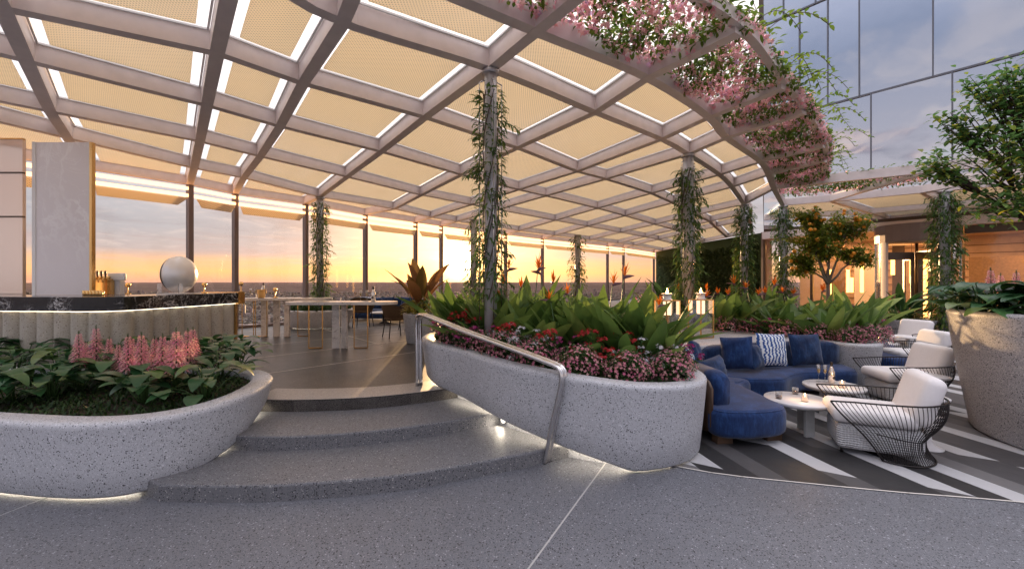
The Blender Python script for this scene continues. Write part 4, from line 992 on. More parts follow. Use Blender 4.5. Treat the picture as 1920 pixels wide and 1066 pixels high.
for (x, y, s_, a), o in zip(sr, nm): place(sf, us, (x, y, .72), a, (1.2, 1.2, s_), o + ' orange bird of paradise flower above the planter behind the sofa', 'strelitzia flowers behind the sofa')
# tall planter at the right
ht = [(6.25, 5.95), (6.55, 5.6), (6.2, 5.45), (6.6, 5.15), (6.1, 5.0), (6.35, 4.6), (6.75, 6.2), (6.9, 5.7), (5.98, 5.45), (7.2, 6.2)]
plant_row(hp, ht, lambda p: 1.5, '{} broad-leaved green hosta in the tall round planter', 'hostas in the tall round planter', (1.0, 1.25), [1])
st_ = [(6.45, 5.75), (6.5, 5.5), (6.6, 5.35), (6.45, 5.15), (6.6, 5.0), (6.75, 5.5), (6.7, 5.85)]
nm = ordered(st_)
for p, o in zip(st_, nm): place(spk, [1], (p[0], p[1], 1.68), rnd(0, 6), rnd(1.0, 1.35), o + ' pink flower spike in the tall round planter', 'pink flower spikes in the tall planter')

# ------------------------------------------------------------------ flowering creeper over the outer roof edge
def hang(mb, fm, p, n, sx, sy, flow, L=.085, drop=.12):
    for i in range(n):
        while True:
            s_, t_ = random.random(), random.random()
            if random.random() < .55 + .45 * sin(6.5 * s_ + 1.3 + n) * sin(5.5 * t_ + n * .7): break
        q = p(s_, t_); q = q + Vector((0, 0, -rnd(-.16, drop)))
        mb.leaf(q, rnd(0, 6.28), rnd(-.9, .7), L * rnd(.7, 1.4), L * rnd(.42, .6), rnd(.4, 1.2), 3)
    for i in range(flow):
        while True:
            s_, t_ = random.random(), random.random()
            if random.random() < .5 - .5 * sin(6.5 * s_ + 1.3 + n) * sin(5.5 * t_ + n * .7): break
        q = p(s_, t_) + Vector((0, 0, -rnd(-.10, drop)))
        for j in range(4):
            star(fm, q + Vector((rnd(-.06, .06), rnd(-.06, .06), rnd(-.05, .05))), Vector((rnd(-1, 1), rnd(-1, 1), rnd(-1, .2))), rnd(.03, .055))
names_ = {3: 'nearest bay', 4: 'large bay above the steps', 5: 'second large bay', 6: 'narrow third bay', 7: 'fourth bay', 8: 'fifth bay', 9: 'last bay before the front beam'}
rr_ = random.Random(5)
for k in range(3, 10):
    a, b_, c, d = ND[k, 6], ND[k + 1, 6], ND[k + 1, 7], ND[k, 7]
    ar = ((b_ - a).length + (c - d).length) / 2 * ((d - a).length + (c - b_).length) / 2
    cl = [(rr_.random(), rr_.random()) for _ in range(5)]
    def f(s, t, a=a, b_=b_, c=c, d=d): 
        q = (a + (b_ - a) * s).lerp(d + (c - d) * s, .1 + t * 1.0); return q + Vector((0, 0, .2 + .05 * sin(9 * s + 5 * t)))
    t = thing('flowering_creeper', 'pink flowering creeper over the %s of the curved roof edge' % names_[k], 'creeper', (a + c) / 2, 0, 'flowering creeper bays on the roof edge')
    m1, m2 = MB(), MB()
    nL = int(ar * 640); hang(m1, m2, f, nL, 0, 0, int(ar * 90), .085 if k < 6 else .1)
    for _ in range(int(ar * 7)):                      # flower clusters
        s0, t0 = random.random(), random.random()
        for j in range(16):
            q = f(min(max(s0 + rnd(-.1, .1), 0), 1), min(max(t0 + rnd(-.16, .16), 0), 1)); star(m2, q + Vector((0, 0, -rnd(0, .16))), Vector((rnd(-1, 1), rnd(-1, 1), rnd(-1, .2))), rnd(.032, .06))
    # runners on top of the outer beam and stray ends
    for i in range(int((c - d).length * 34)):
        q = d.lerp(c, random.random()) + Vector((rnd(-.12, .22), rnd(-.2, .1), BH + rnd(-.06, .14))); m1.leaf(q, rnd(0, 6.28), rnd(-.4, .8), rnd(.07, .14), rnd(.035, .06), .7, 3)
    st = MB()
    for i in range(4 if k > 4 else 2):
        q = d.lerp(c, random.random()) + Vector((.1, -.1, BH)); az = rnd(-1.2, .5); L_ = rnd(.35, .8); pts = [q + Vector((cos(az) * L_ * x, sin(az) * L_ * x, .22 * sin(x * 2.2) - .35 * x * x)) for x in [j / 8 for j in range(9)]]
        st.tube(pts, .005, 4)
        for x in pts[2:]:
            for sg in (-1, 1): m1.leaf(x, az + sg * 1.0, rnd(-.3, .5), rnd(.08, .13), .05, .9, 3)
    for i in range(10):
        s0 = random.random(); pts = [f(min(max(s0 + .1 * sin(5 * x + i), 0), 1), x) for x in [j / 8 for j in range(9)]]; st.tube(pts, .007, 4)
    part(m1, 'leaves', M['boug'], t, t); part(m2, 'blossoms', M['bougpink'], t, t); part(st, 'stem', M['bark'], t, t)
a, b_, c, d = e10[0], e10[1], Vector(e11[2]), Vector(e11[0]); m1, m2 = MB(), MB()
f = lambda s, t: (a + (b_ - a) * s).lerp(d + (c - d) * s, .08 + .6 * t) + Vector((0, 0, .24))
hang(m1, m2, f, 2300, 0, 0, 420, .11)
for i in range(160):
    q = a.lerp(e10[2], random.random() * .7) + Vector((rnd(-.1, .1), rnd(-.1, .2), BH + rnd(-.02, .08))); m1.leaf(q, rnd(0, 6.28), rnd(-.3, .6), rnd(.08, .14), .05, .7, 3)
t = thing('flowering_creeper', 'mauve and coral flowering creeper lying along the entrance canopy in front of the tower', 'creeper', (a + c) / 2); part(m1, 'leaves', M['boug'], t, t); part(m2, 'blossoms', M['bougpink'], t, t)

# ------------------------------------------------------------------ trees
def tree(name, label, cat, base, h, crown, bark, leafm, nleaf, L, seed, trunk_r=.05, fork=.45, fruit=None, W=.55, lean=(0, 0), clus=14, branch_n=13, reach=.93):
    rg = random.Random(seed); t = thing(name, label, cat, base); tr = MB(); lv = MB()
    fx = Vector((lean[0], lean[1], h * fork)); tr.tube([(0, 0, -.1), (fx.x * .4, fx.y * .4, h * fork * .5), tuple(fx)], [trunk_r, trunk_r * .85, trunk_r * .75], 9)
    cl = []
    for (cx, cy, cz, r) in crown: cl.append((Vector((cx, cy, cz)), r))
    tips = []
    for c_, r in cl:
        hub = c_.lerp(fx, .35); q1 = fx.lerp(hub, .35) + Vector((rg.uniform(-.1, .1), rg.uniform(-.1, .1), rg.uniform(-.02, .1))) * r; q2 = fx.lerp(hub, .7) + Vector((rg.uniform(-.1, .1), rg.uniform(-.1, .1), rg.uniform(-.02, .1))) * r
        tr.tube([tuple(fx), tuple(q1), tuple(q2), tuple(hub)], [trunk_r * .6, trunk_r * .45, trunk_r * .36, trunk_r * .3], 6)
        for i in range(branch_n):
            d = Vector((rg.gauss(0, 1), rg.gauss(0, 1), rg.gauss(0, .8))).normalized(); e = c_ + d * r * rg.uniform(.45, reach)
            m = hub.lerp(e, .5) + Vector((rg.uniform(-.16, .16), rg.uniform(-.16, .16), rg.uniform(-.08, .16))) * r
            tr.tube([tuple(hub), tuple(hub.lerp(m, .55) + Vector((rg.uniform(-.06, .06), rg.uniform(-.06, .06), rg.uniform(-.04, .04)))), tuple(m), tuple(e)], [trunk_r * .26, trunk_r * .2, trunk_r * .14, trunk_r * .05], 5)
            tips.append((m, e, r))
    for i in range(nleaf):
        m, e, r = rg.choice(tips); q = m.lerp(e, rg.uniform(-.1, 1.08)) + Vector((rg.gauss(0, 1), rg.gauss(0, 1), rg.gauss(0, .8))) * (r * .17)
        lv.leaf(q, rg.uniform(0, 6.28), rg.uniform(-.7, .8), L * rg.uniform(.7, 1.3), L * W * rg.uniform(.8, 1.2), rg.uniform(.3, 1.1), 3, .2)
    part(tr, 'trunk', M[bark], t); part(lv, 'crown', M[leafm], t)
    if fruit:
        for i in range(fruit):
            m, e, r = rg.choice(tips); q = m.lerp(e, rg.uniform(.45, 1.05)) + Vector((rg.gauss(0, 1), rg.gauss(0, 1) - .5, rg.gauss(0, 1))) * (r * .16)
            b = MB(); b.ball(q, rg.uniform(.036, .05), 10, 7); part(b, 'orange', M['fruit'], t)
    return t
ob = P(1546, 556, .72); ob = Vector((8.0, 10.8, .70))
tree('orange_tree', 'small orange tree dotted with ripe fruit behind the sofa planter', 'tree', ob, 3.1, [(-.55, -.1, 2.35, .5), (.0, .1, 2.75, .55), (.55, 0, 2.75, .45), (.7, -.1, 1.95, .42), (-.75, 0, 1.75, .45), (-.1, 0, 2.15, .5), (-.35, .2, 3.0, .35)], 'bark', 'orangeleaf', 9500, .115, 3, .06, .38, 95, .36)
fb = Vector((6.9, 5.2, 1.5))
tree('shade_tree', 'leafy dark green tree with sunlit lower leaves growing from the tall round planter', 'tree', fb, 2.6, [(-.75, .1, 2.55, .62), (-.3, 0, 2.05, .65), (-1.15, .1, 2.05, .48), (-1.0, 0, 1.5, .45), (-.2, -.1, 1.45, .5), (.05, .1, 2.8, .6), (-.6, .2, 3.05, .35), (-1.7, .1, 1.95, .2), (.4, .1, 2.1, .6), (-.95, .15, 2.95, .35), (-.3, .1, 3.2, .35), (-1.25, .2, 2.5, .3)], 'darkbark', 'tree', 4400, .088, 11, .05, .28, None, .58, (.1, 0))

# ------------------------------------------------------------------ potted banana-like plants
def big_leaves(t, n, L, W, seed, spread=.5, name='leaves', mat='banana', tall=1.25):
    rg = random.Random(seed); b = MB(); st = MB()
    for i in range(n):
        a = i * 2.4 + rg.uniform(-.3, .3); e = rg.uniform(tall - spread, tall + .15); h = rg.uniform(.25, .75) * L; r = h * cos(e); base = Vector((.05 * cos(a), .05 * sin(a), 0)); top = Vector((r * cos(a), r * sin(a), h * sin(e)))
        st.tube([tuple(base), tuple(top)], [.022, .012], 6); b.leaf(top, a, e, L * rg.uniform(.8, 1.1), W * rg.uniform(.8, 1.1), rg.uniform(.3, 1.1), 8, .2, 0, .8)
    part(b, name, M[mat], t); part(st, 'stalk', M['stem'], t)
def pot(name, label, x, y, z, r, h, mat='planter', gl=None, cat='planter pot'):
    t = thing(name, label, cat, (x, y, z)); b = MB(); b.lathe([(r * .74, 0), (r * .78, .015), (r * .98, h - .03), (r, h - .01), (r * .985, h), (r * .88, h), (r * .87, h - .06)], seg=28, cap=True); part(b, 'shell', M[mat], t)
    return t
pb = P(783, 645, TZ); px_, py_ = pb.x, pb.y + .3
pot('plant_pot', 'tapered pale pot behind the handrail holding tall backlit leaves', px_, py_, TZ, .42, .72)
t = thing('strelitzia_plant', 'tall red-brown backlit strelitzia leaves in the pot behind the handrail', 'plant', (px_, py_, TZ + .68)); big_leaves(t, 13, .92, .27, 4, .36, mat='redleaf', tall=1.35)
b = MB()
for i in range(420):
    a = rnd(0, 6.28); r = .42 * math.sqrt(random.random()); b.leaf((px_ + r * cos(a), py_ + r * sin(a), TZ + .7 + rnd(0, .38) * (1.2 - r * 1.6)), a, rnd(-.2, 1), rnd(.08, .14), .05, .8, 3)
solo(b, 'golden_shrub', M['gold'], 'low golden-leaved shrub at the foot of the potted strelitzia', 'shrub')
pd = P(1692, 612, 0); pdx, pdy = 14.0, 15.0
pdx = XY(1690, 15.2); pdy = 15.2
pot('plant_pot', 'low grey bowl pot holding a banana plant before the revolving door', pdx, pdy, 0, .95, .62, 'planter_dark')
t = thing('banana_plant', 'lush dark green banana plant in front of the revolving door', 'plant', (pdx, pdy, .55)); big_leaves(t, 24, .85, .3, 9, .75, tall=1.2)
b = MB()
for i in range(200): a = rnd(0, 6.28); b.leaf((rnd(0, .6) * cos(a), rnd(0, .6) * sin(a), rnd(0, .2)), a, rnd(0, 1), rnd(.2, .35), .1, 1, 3)
part(b, 'low_leaves', M['vine'], t)
pg = P(1240, 500, TZ); gy = 17.0; gx = XY(1243, gy)
pot('plant_pot', 'round pale pot at the far end of terrace beside the green wall', gx, gy, TZ, .5, .6)
t = thing('strelitzia_plant', 'dark broad-leaved strelitzia beyond the lanterns at the corner of the glass wall', 'plant', (gx, gy, TZ + .55)); big_leaves(t, 13, .85, .3, 19, .6, tall=1.2)
# coral blossom shrub beyond the lanterns
cq = Vector((XY(1222, 11.5), 11.5, TZ)); t = thing('coral_shrub', 'coral blossom shrub left of the lanterns', 'shrub', cq, 0, None); b, fl = MB(), MB()
for i in range(500): a = rnd(0, 6.28); r = rnd(0, .42); b.leaf((r * cos(a), r * sin(a), rnd(.1, 1.0)), a, rnd(-.2, 1), .09, .035, .7, 2)
for i in range(360): a = rnd(0, 6.28); r = .46 * math.sqrt(random.random()); star(fl, Vector((r * cos(a), r * sin(a), rnd(.35, 1.12))), Vector((rnd(-1, 1), rnd(-1, 1), rnd(0, 1))), rnd(.022, .042))
part(b, 'foliage', M['bush'], t); part(fl, 'blossoms', M['pink'], t)
# ------------------------------------------------------------------ bar
bar = thing('bar_counter', 'L-shaped bar with black veined marble top and fluted stone front', 'bar', (-6.3, 7.6, TZ))
fr = spline([(-12, 6.95, 0), (-9, 6.72, 0), (-7.2, 6.56, 0), (-6.55, 6.5, 0), (-6.2, 6.62, 0), (-6.05, 6.95, 0), (-5.93, 7.8, 0), (-5.78, 9.0, 0)], 80, False)
def offs(pl_, d):
    o = []
    for i, p in enumerate(pl_):
        t = pl_[min(i + 1, len(pl_) - 1)] - pl_[max(i - 1, 0)]; t.normalize(); o.append(p + Vector((-t.y, t.x, 0)) * d)
    return o
inn = offs(fr, .78)
inn = [p for p in [Vector((-6.6, 9.05, 0)), Vector((-6.78, 7.6, 0)), Vector((-7.0, 7.35, 0)), Vector((-12, 7.75, 0))]]
b = MB(); ring = fr + inn
b.loft([[(p.x, p.y, z) for p in ring] for z in (1.50, 1.715)] + [[(p.x, p.y, 1.72) for p in offs(fr, .008) + inn]], True, True, True, 0, False); part(b, 'countertop', M['blackmarble'], bar, bar)
b = MB(); e = fr[-1]; e2 = inn[0]; d = (fr[-1] - fr[-3]).normalized(); b.hexa([(e.x + .012, e.y - .002, 1.485), (e2.x, e2.y - .002, 1.485), (e2.x + d.x * .18, e2.y + d.y * .18, 1.485), (e.x + d.x * .18 + .012, e.y + d.y * .18, 1.485)], [(e.x + .012, e.y - .002, 1.735), (e2.x, e2.y - .002, 1.735), (e2.x + d.x * .18, e2.y + d.y * .18, 1.735), (e.x + d.x * .18 + .012, e.y + d.y * .18, 1.735)]); part(b, 'brass_end', M['brass'], bar, bar)
fl = spline([tuple(p) for p in offs(fr, .17)], 700, False); Ls = 0; pts = []
for i, p in enumerate(fl):
    if i: Ls += (p - fl[i - 1]).length
    t = fl[min(i + 1, len(fl) - 1)] - fl[max(i - 1, 0)]; t.normalize(); pts.append(p + Vector((t.y, -t.x, 0)) * (.10 * abs(sin(PI * Ls / .30)) ** .7))
back_ = [p + Vector((-.35 if i > 350 else 0, .35 if i <= 350 else 0, 0)) for i, p in enumerate(fl)]
b = MB(); b.loft([[(p.x, p.y, z) for p in pts] for z in (TZ, 1.5)], False, False, False, 0, True)
x = pts[-1]; b.add([(x.x, x.y, TZ), (x.x - .8, x.y + .02, TZ), (x.x - .8, x.y + .02, 1.5), (x.x, x.y, 1.5)], [(0, 1, 2, 3)]); part(b, 'fluted_front', M['flute'], bar, bar)
st = offs(fr, .05); st2 = offs(fr, .08); b = MB(); b.loft([[(p.x, p.y, 1.497) for p in st], [(p.x, p.y, 1.488) for p in st], [(p.x, p.y, 1.488) for p in st2], [(p.x, p.y, 1.497) for p in st2]], False, False, False, 0, False); part(b, 'light_strip', M['barled'], bar, bar)
b = MB(); b.tube([(p.x, p.y, TZ + .02) for p in [pts[-1], pts[-1] + Vector((0, .02, 0))]], .03, 6); b.box((pts[-1].x + .015, pts[-1].y + .03, 1.0), (.05, .05, 1.0)); part(b, 'brass_post', M['brass'], bar, bar)
# marble slab wall on the bar
y_ = 7.2; mp = thing('marble_slab_wall', 'tall pale veined marble slab with a brass edge standing on the bar', 'wall', (XY(95, y_), y_, 1.72)); x0, x1 = XY(46, y_), XY(149, y_); zt = 4.36
b = MB(); b.box(((x0 + x1) / 2, y_ + .2, (1.722 + zt) / 2), (x1 - x0, .05, zt - 1.722), .0); part(b, 'slab', M['onyx'], mp, mp)
b = MB(); b.box((x1 + .022, y_ + .2, (1.722 + zt) / 2), (.042, .07, zt - 1.722)); part(b, 'brass_edge', M['brass'], mp, mp)
b = MB(); b.box((x0 - .032, y_ + .2, (1.722 + zt) / 2), (.062, .07, zt - 1.722 + .01)); part(b, 'white_edge', M['white'], mp, mp)
M['mirror'] = simple('rose_mirror', (.82, .68, .6), .14, .5, .05, 1)
y_ = 7.9; cb = thing('back_bar_cabinet', 'rose mirrored cabinet with bronze shelves behind the marble slab at the left edge', 'cabinet', (XY(-40, y_), y_ + .2, TZ)); x0, x1 = XY(-260, y_), XY(34, y_); zs = [1.1, EYE + (HZ - 405) / F * y_, EYE + (HZ - 322) / F * y_, EYE + (HZ - 258) / F * y_]
b = MB(); b.box(((x0 + x1) / 2, y_ + .1, (TZ + zs[-1]) / 2), (x1 - x0, .06, zs[-1] - TZ)); part(b, 'body', M['mirror'], cb, cb)
for z in zs: b = MB(); b.box(((x0 + x1) / 2, y_ + .08, z), (x1 - x0 + .02, .06, .025)); part(b, 'shelf', M['brass'] if z == zs[-1] else M['bronze'], cb, cb)
# beer tower, cups, screen, sphere
CT = 1.722
y_ = 7.62; bt = thing('beer_tap_tower', 'copper beer tap tower with six dark handles on the bar', 'beer taps', (XY(190, y_), y_, CT))
b = MB(); b.box((.06, 0, .14), (.22, .14, .28)); part(b, 'body', M['brass'], bt)
b = MB(); b.tube([(-.26, -.02, .30), (.16, -.02, .30)], .028, 10); b.tube([(-.2, -.02, 0), (-.2, -.02, .3)], .018, 8); part(b, 'manifold', M['brass'], bt)
for i in range(6):
    x = -.24 + i * .072; b = MB(); b.tube([(x, -.05, .31), (x, -.05, .36), (x, -.05, .41), (x, -.05, .425)], [.008, .016, .018, .008], 8); h = part(b, 'tap_handle', M['bronze'], bt); b = MB(); b.tube([(x, -.05, .3), (x, -.10, .28), (x, -.11, .22)], .008, 6); part(b, 'spout', M['brass'], h)
ps = thing('payment_screen', 'white screen on a pale stand beside the beer taps', 'screen', (XY(222, 7.75), 7.75, CT)); b = MB(); b.box((0, 0, .13), (.14, .1, .26)); part(b, 'stand', M['table'], ps); b = MB(); b.rbox((.03, -.06, .32), (.3, .05, .13), .012, 0); part(b, 'screen', M['white'], ps)
cu = []; 
for r_ in range(2):
    for i in range(6):
        x, y = XY(158 + i * 6.2 + r_ * 3, 7.22 + .11 * r_), 7.22 + .11 * r_
        if not cu: proto = thing('metal_cup', 'x', 'cup', (x, y, CT), 0, 'copper cups on the bar'); b = MB(); b.lathe([(.022, 0), (.025, .004), (.03, .08), (.027, .08), (.022, .01)], seg=12); part(b, 'body', M['brass'], proto)
        place(proto, cu, (x, y, CT), 0, 1, '%s copper cup of the %s row at the foot of the marble slab' % (ORD[i], ('front', 'rear')[r_]), 'copper cups on the bar')
sp0 = thing('polished_sphere', 'large polished white metal sphere with a dark slot on a clear stand on the bar', 'sphere', (XY(336, 8.0), 8.0, CT)); M['pearl'] = simple('pearl_metal', (.86, .84, .84), .3, .35, .04, 3, .5, .02)
sp0.scale = (.74, 1, 1.02); b = MB(); b.ball((0, 0, .36), .335, 40, 28); part(b, 'ball', M['pearl'], sp0)
b = MB(); rr = .337
ring_ = [[(-.17 + w_, -rr * cos(a) * math.sqrt(1 - ((-.17 + w_) / .335) ** 2), .36 + rr * sin(a) * math.sqrt(1 - ((-.17 + w_) / .335) ** 2)) for a in [PI * 2 * j / 40 for j in range(40)]] for w_ in (0, .035, .07)]
b.loft(ring_, True, False, False, 0, True); part(b, 'slot', M['dark'], sp0)
for sx in (-.25, .27): b = MB(); b.box((sx, -.22, .09), (.1, .02, .2), .0); part(b, 'stand', M['glass2'], sp0)
b = MB(); b.box((0, 0, .008), (.62, .5, .012)); part(b, 'base', M['table'], sp0)
cs = []; candle = None
for u, y, z, lab in ((240, 7.9, CT, 'small brass lamp on the bar between the screen and sphere'), (383, 8.5, CT, 'small brass lamp on the bar right of the sphere'), (452, 9.0, 1.737, 'small brass lamp on the brass end of the bar'), (516, 11.5, 1.513, 'slim brass lamp on the rear marble high table')):
    if candle is None:
        candle = thing('brass_lamp', 'x', 'lamp', (0, 0, 0), 0, 'small brass table lamps'); b = MB(); b.lathe([(.045, 0), (.045, .01), (.012, .016), (.010, .12), (.012, .13)], seg=14); part(b, 'stem', M['brass'], candle); b = MB(); b.lathe([(.03, .13), (.042, .15), (.042, .19), (.03, .21), (.004, .215)], seg=14); part(b, 'shade', M['brass'], candle)
    place(candle, cs, (XY(u, y), y, z), 0, 1.3 if u == 516 else 1, lab)
# ------------------------------------------------------------------ high tables and what stands on them
def stadium(L, W_, n=10):
    r = W_ / 2; o = []
    for k, (cx, a0) in enumerate(((L / 2 - r, -PI / 2), (-L / 2 + r, PI / 2))):
        o += [(cx + r * cos(a0 + PI * j / n), r * sin(a0 + PI * j / n)) for j in range(n + 1)]
    return o
def high_table(x, y, L, rz, lab, frames, slabs):
    t = thing('high_table', lab, 'table', (x, y, TZ), rz, 'marble high tables')
    b = MB(); sp = stadium(L, .66); b.loft([[(q[0] * k, q[1] * k, z) for q in sp] for z, k in ((.985, .985), (.99, 1), (1.045, 1), (1.05, .995))], True, True, True, 0, False); part(b, 'tabletop', M['whitemarble'], t)
    for fx in frames:
        b = MB(); w = .15; pts = [(fx - w, -.02, .0125), (fx - w, -.02, .985), (fx + w, -.02, .985), (fx + w, -.02, .0125)]
        for a, c in ((0, 1), (1, 2), (2, 3), (3, 0)): b.tube([pts[a], pts[c]], .0125, 4, sm=False)
        part(b, 'leg_frame', M['brass'], t)
    for sx, rz_ in slabs: b = MB(); b.box((sx, 0, .4925), (.16, .05, .985), rz_); part(b, 'leg', M['whitemarble'], t)
    return t
high_table((XY(640, 9.5)), 9.55, 2.45, .03, 'front white marble high table with brass frame legs on the terrace', (-.58, .42), ((-.14, .25), (.05, -.5)))
high_table((XY(540, 11.6)), 11.6, 2.35, .05, 'rear white marble high table carrying the champagne bucket', (-1.05, -.7, .42), ((-.3, .2), (-.02, -.3), (-.62, .1)))
HT = TZ + 1.051
def spade(mb, r, z, s):
    pts = [(0, 1.0), (.38, .45), (.75, .05), (.72, -.3), (.42, -.42), (.12, -.28), (.28, -.8), (-.28, -.8), (-.12, -.28), (-.42, -.42), (-.72, -.3), (-.75, .05), (-.38, .45)]
    vs = []
    for k in (1.0, 1.0):
        pass
    for x, y in pts:
        a = -PI / 2 + x * s / r; vs.append(((r + .0015) * cos(a), (r + .0015) * sin(a), z + y * s))
    mb.add(vs + [(0, -(r + .0025), z)], [(i, (i + 1) % 13, 13) for i in range(13)], 0, False)
M['bottle'] = simple('pale_bottle', (.75, .7, .66), .14, .75, .05, 8)
def bottle_proto():
    t = thing('champagne_bottle', 'x', 'bottle'); b = MB(); b.lathe([(.03, 0), (.044, .004), (.045, .15), (.04, .18), (.022, .235), (.016, .26)], seg=20); part(b, 'body', M['bottle'], t)
    b = MB(); b.lathe([(.017, .25), (.0175, .30), (.019, .305), (.019, .32), (.01, .325)], seg=16); part(b, 'foil', M['dark'], t)
    b = MB(); spade(b, .045, .085, .034); part(b, 'emblem', M['dark'], t); return t
bp0 = bottle_proto(); ub = []
y_ = 9.4; place(bp0, ub, (XY(700, y_), y_, HT), 0, 1.05, 'pale champagne bottle standing on the front marble high table', 'champagne bottles')
bx, by = XY(490, 11.5), 11.5
bk = thing('ice_bucket', 'pale champagne bucket on the rear marble high table', 'bucket', (bx, by, HT)); b = MB(); b.lathe([(.075, 0), (.08, .005), (.115, .22), (.12, .225), (.108, .225), (.08, .05)], seg=24); part(b, 'bowl', M['brass'], bk)
for s in (-1, 1): b = MB(); b.tube([(s * .11, 0, .19), (s * .145, 0, .18), (s * .14, 0, .13), (s * .105, 0, .13)], .006, 6); part(b, 'handle', M['brass'], bk)
o = place(bp0, ub, (bx + .01, by, HT + .09), 0, 1.0, 'champagne bottle leaning in the bucket on the rear high table', 'champagne bottles'); o.rotation_euler = (0, .16, 0)
o = place(bp0, ub, (XY(1559, 6.4), 6.4, .436), .2, .98, 'silver champagne bottle with a dark emblem on the rear coffee table', 'champagne bottles')
def flute_proto():
    t = thing('champagne_flute', 'x', 'glass'); b = MB(); b.lathe([(.032, 0), (.032, .003), (.004, .006), (.0035, .10), (.012, .12), (.024, .15), (.026, .23), (.0245, .23), (.022, .152), (.006, .122)], seg=16); part(b, 'glass', M['glass2'], t)
    b = MB(); b.lathe([(.008, .122), (.0215, .153), (.0225, .175), (.001, .175)], seg=14); part(b, 'wine', simple('pale_wine', (.5, .36, .14), .1), t); return t
f0 = flute_proto(); uf = []
for u, y, z, l in ((676, 9.45, HT, 'left flute beside the bottle on the front high table'), (688, 9.4, HT, 'right flute beside the bottle on the front high table'), (470, 11.5, HT, 'left flute beside the champagne bucket'), (479, 11.5, HT, 'right flute beside the champagne bucket'), (1535, 6.5, .436, 'left flute beside the silver bottle on the coffee table'), (1547, 6.47, .436, 'right flute beside the silver bottle on the coffee table')):
    place(f0, uf, (XY(u, y), y, z), 0, 1.1, 'slim champagne ' + l.replace('left flute', 'flute, the left one,').replace('right flute', 'flute, the right one,'), 'champagne flutes')
# ------------------------------------------------------------------ woven terrace chairs and far lounge
def woven_proto():
    t = thing('woven_chair', 'x', 'chair'); b = MB(); ang = [R(-125 + 250 * j / 30) for j in range(31)]   # back at angle pi
    rings = []
    for z, r, k in ((.42, .21, 0), (.5, .25, .0), (.62, .285, .55), (.72, .295, 1.0)):
        rings.append([(-(r) * cos(a), r * 1.05 * sin(a), .42 + (z - .42) * (1 - .28 * (abs(a) / 2.2) ** 2 * k) + .06 * k * cos(a)) for a in ang])
    b.loft(rings, False, False, False, 0, True)
    b.loft([[Vector(p) * 1.0 + Vector((0.0, 0, 0)) for p in [(q[0] * .93, q[1] * .93, q[2]) for q in rg]] for rg in reversed(rings)], False, False, False, 0, True); part(b, 'tub_back', M['rope'], t)
    b = MB(); b.tube(rings[-1], .014, 6); part(b, 'rim', M['dark'], t)
    b = MB(); b.lathe([(.2, .38), (.235, .40), (.235, .44), (.2, .455)], seg=20); part(b, 'seat', M['rope'], t)
    for sx, sy in ((-1, -1), (-1, 1), (1, -1), (1, 1)): b = MB(); b.tube([(sx * .16, sy * .17, .4), (sx * .21, sy * .22, 0)], [.013, .010], 7); part(b, 'leg', M['dark'], t)
    return t
wc = woven_proto(); uw_ = []
wy = 11.45; place(wc, uw_, (XY(741, wy), wy, TZ), R(35), 1.22, 'dark woven tub chair turned toward the lounge, beside the potted strelitzia', 'woven chairs')
wx = XY(683, 14.1); place(wc, uw_, (wx, 14.0, TZ), R(95), 1.25, 'brown woven chair seen from behind under the front high table', 'woven chairs')
place(wc, uw_, (XY(768, 13.2), 13.2, TZ), R(215), 1.2, 'dark woven chair behind the tub chair near the strelitzia', 'woven chairs')
# ------------------------------------------------------------------ cushions
def pillow(w, h, T, n=14):
    b = MB(); top, bot = [], []
    def pt(i, j, sgn):
        s = -1 + 2 * i / n; q = -1 + 2 * j / n
        k = max(1 - abs(s) ** 3.2, 0) ** .55 * max(1 - abs(q) ** 3.2, 0) ** .55
        pin = .94 + .06 * (abs(s) * abs(q)) ** 2
        ex = 1 - .07 * (1 - q * q) * 0 - .06 * (1 - abs(q) ** 2) * abs(s) ** 3 * 0
        wr = .012 * sin(7 * s + 3 * q) * k + .01 * sin(11 * q - 4 * s) * k
        return (s * w / 2 * (1 - .05 * (1 - abs(q) ** 2.5)) , sgn * (T / 2 * k + wr * .6), q * h / 2 * (1 - .05 * (1 - abs(s) ** 2.5)))
    for sgn in (-1, 1):
        vs = [pt(i, j, sgn) for i in range(n + 1) for j in range(n + 1)]
        fs = [(i * (n + 1) + j, (i + 1) * (n + 1) + j, (i + 1) * (n + 1) + j + 1, i * (n + 1) + j + 1)[::(1 if sgn < 0 else -1)] for i in range(n) for j in range(n)]
        b.add(vs, fs, 0, True)
    return b
def cushion(label, mat, loc, w, h, T, rz, tilt, roll=0):
    o = solo(pillow(w, h, T), 'cushion', M[mat], label, 'cushion', 'cushions on the blue sofa'); o.location = loc; o.rotation_euler = (tilt, roll, rz); return o
# ------------------------------------------------------------------ sofa
def block(poly, z0, z1, r, n=70, puff=.0):
    lo = spline([(x, y, 0) for x, y in poly], n); b = MB(); rings = []
    for k in range(6): a = PI / 2 * k / 5; rings.append([Vector((p.x, p.y, z0 + r - r * cos(PI / 2 - a) if False else z0 + r * (1 - sin(a)) )) for p in inset(lo, r * (1 - cos(a)) + 1e-4)] if False else [Vector((p.x, p.y, z0 + r * (1 - cos(a)))) for p in inset(lo, r * (1 - sin(a)) + 1e-4)])
    for k in range(6): a = PI / 2 * k / 5; rings.append([Vector((p.x, p.y, z1 - r + r * sin(a))) for p in inset(lo, r * (1 - cos(a)) + 1e-4)])
    c = sum(lo, Vector()) / n
    last = rings[-1]; rings.append([Vector((lerp(p.x, c.x, .3), lerp(p.y, c.y, .3), z1 + puff)) for p in last])
    b.loft(rings, True, True, True, 0, True); return b
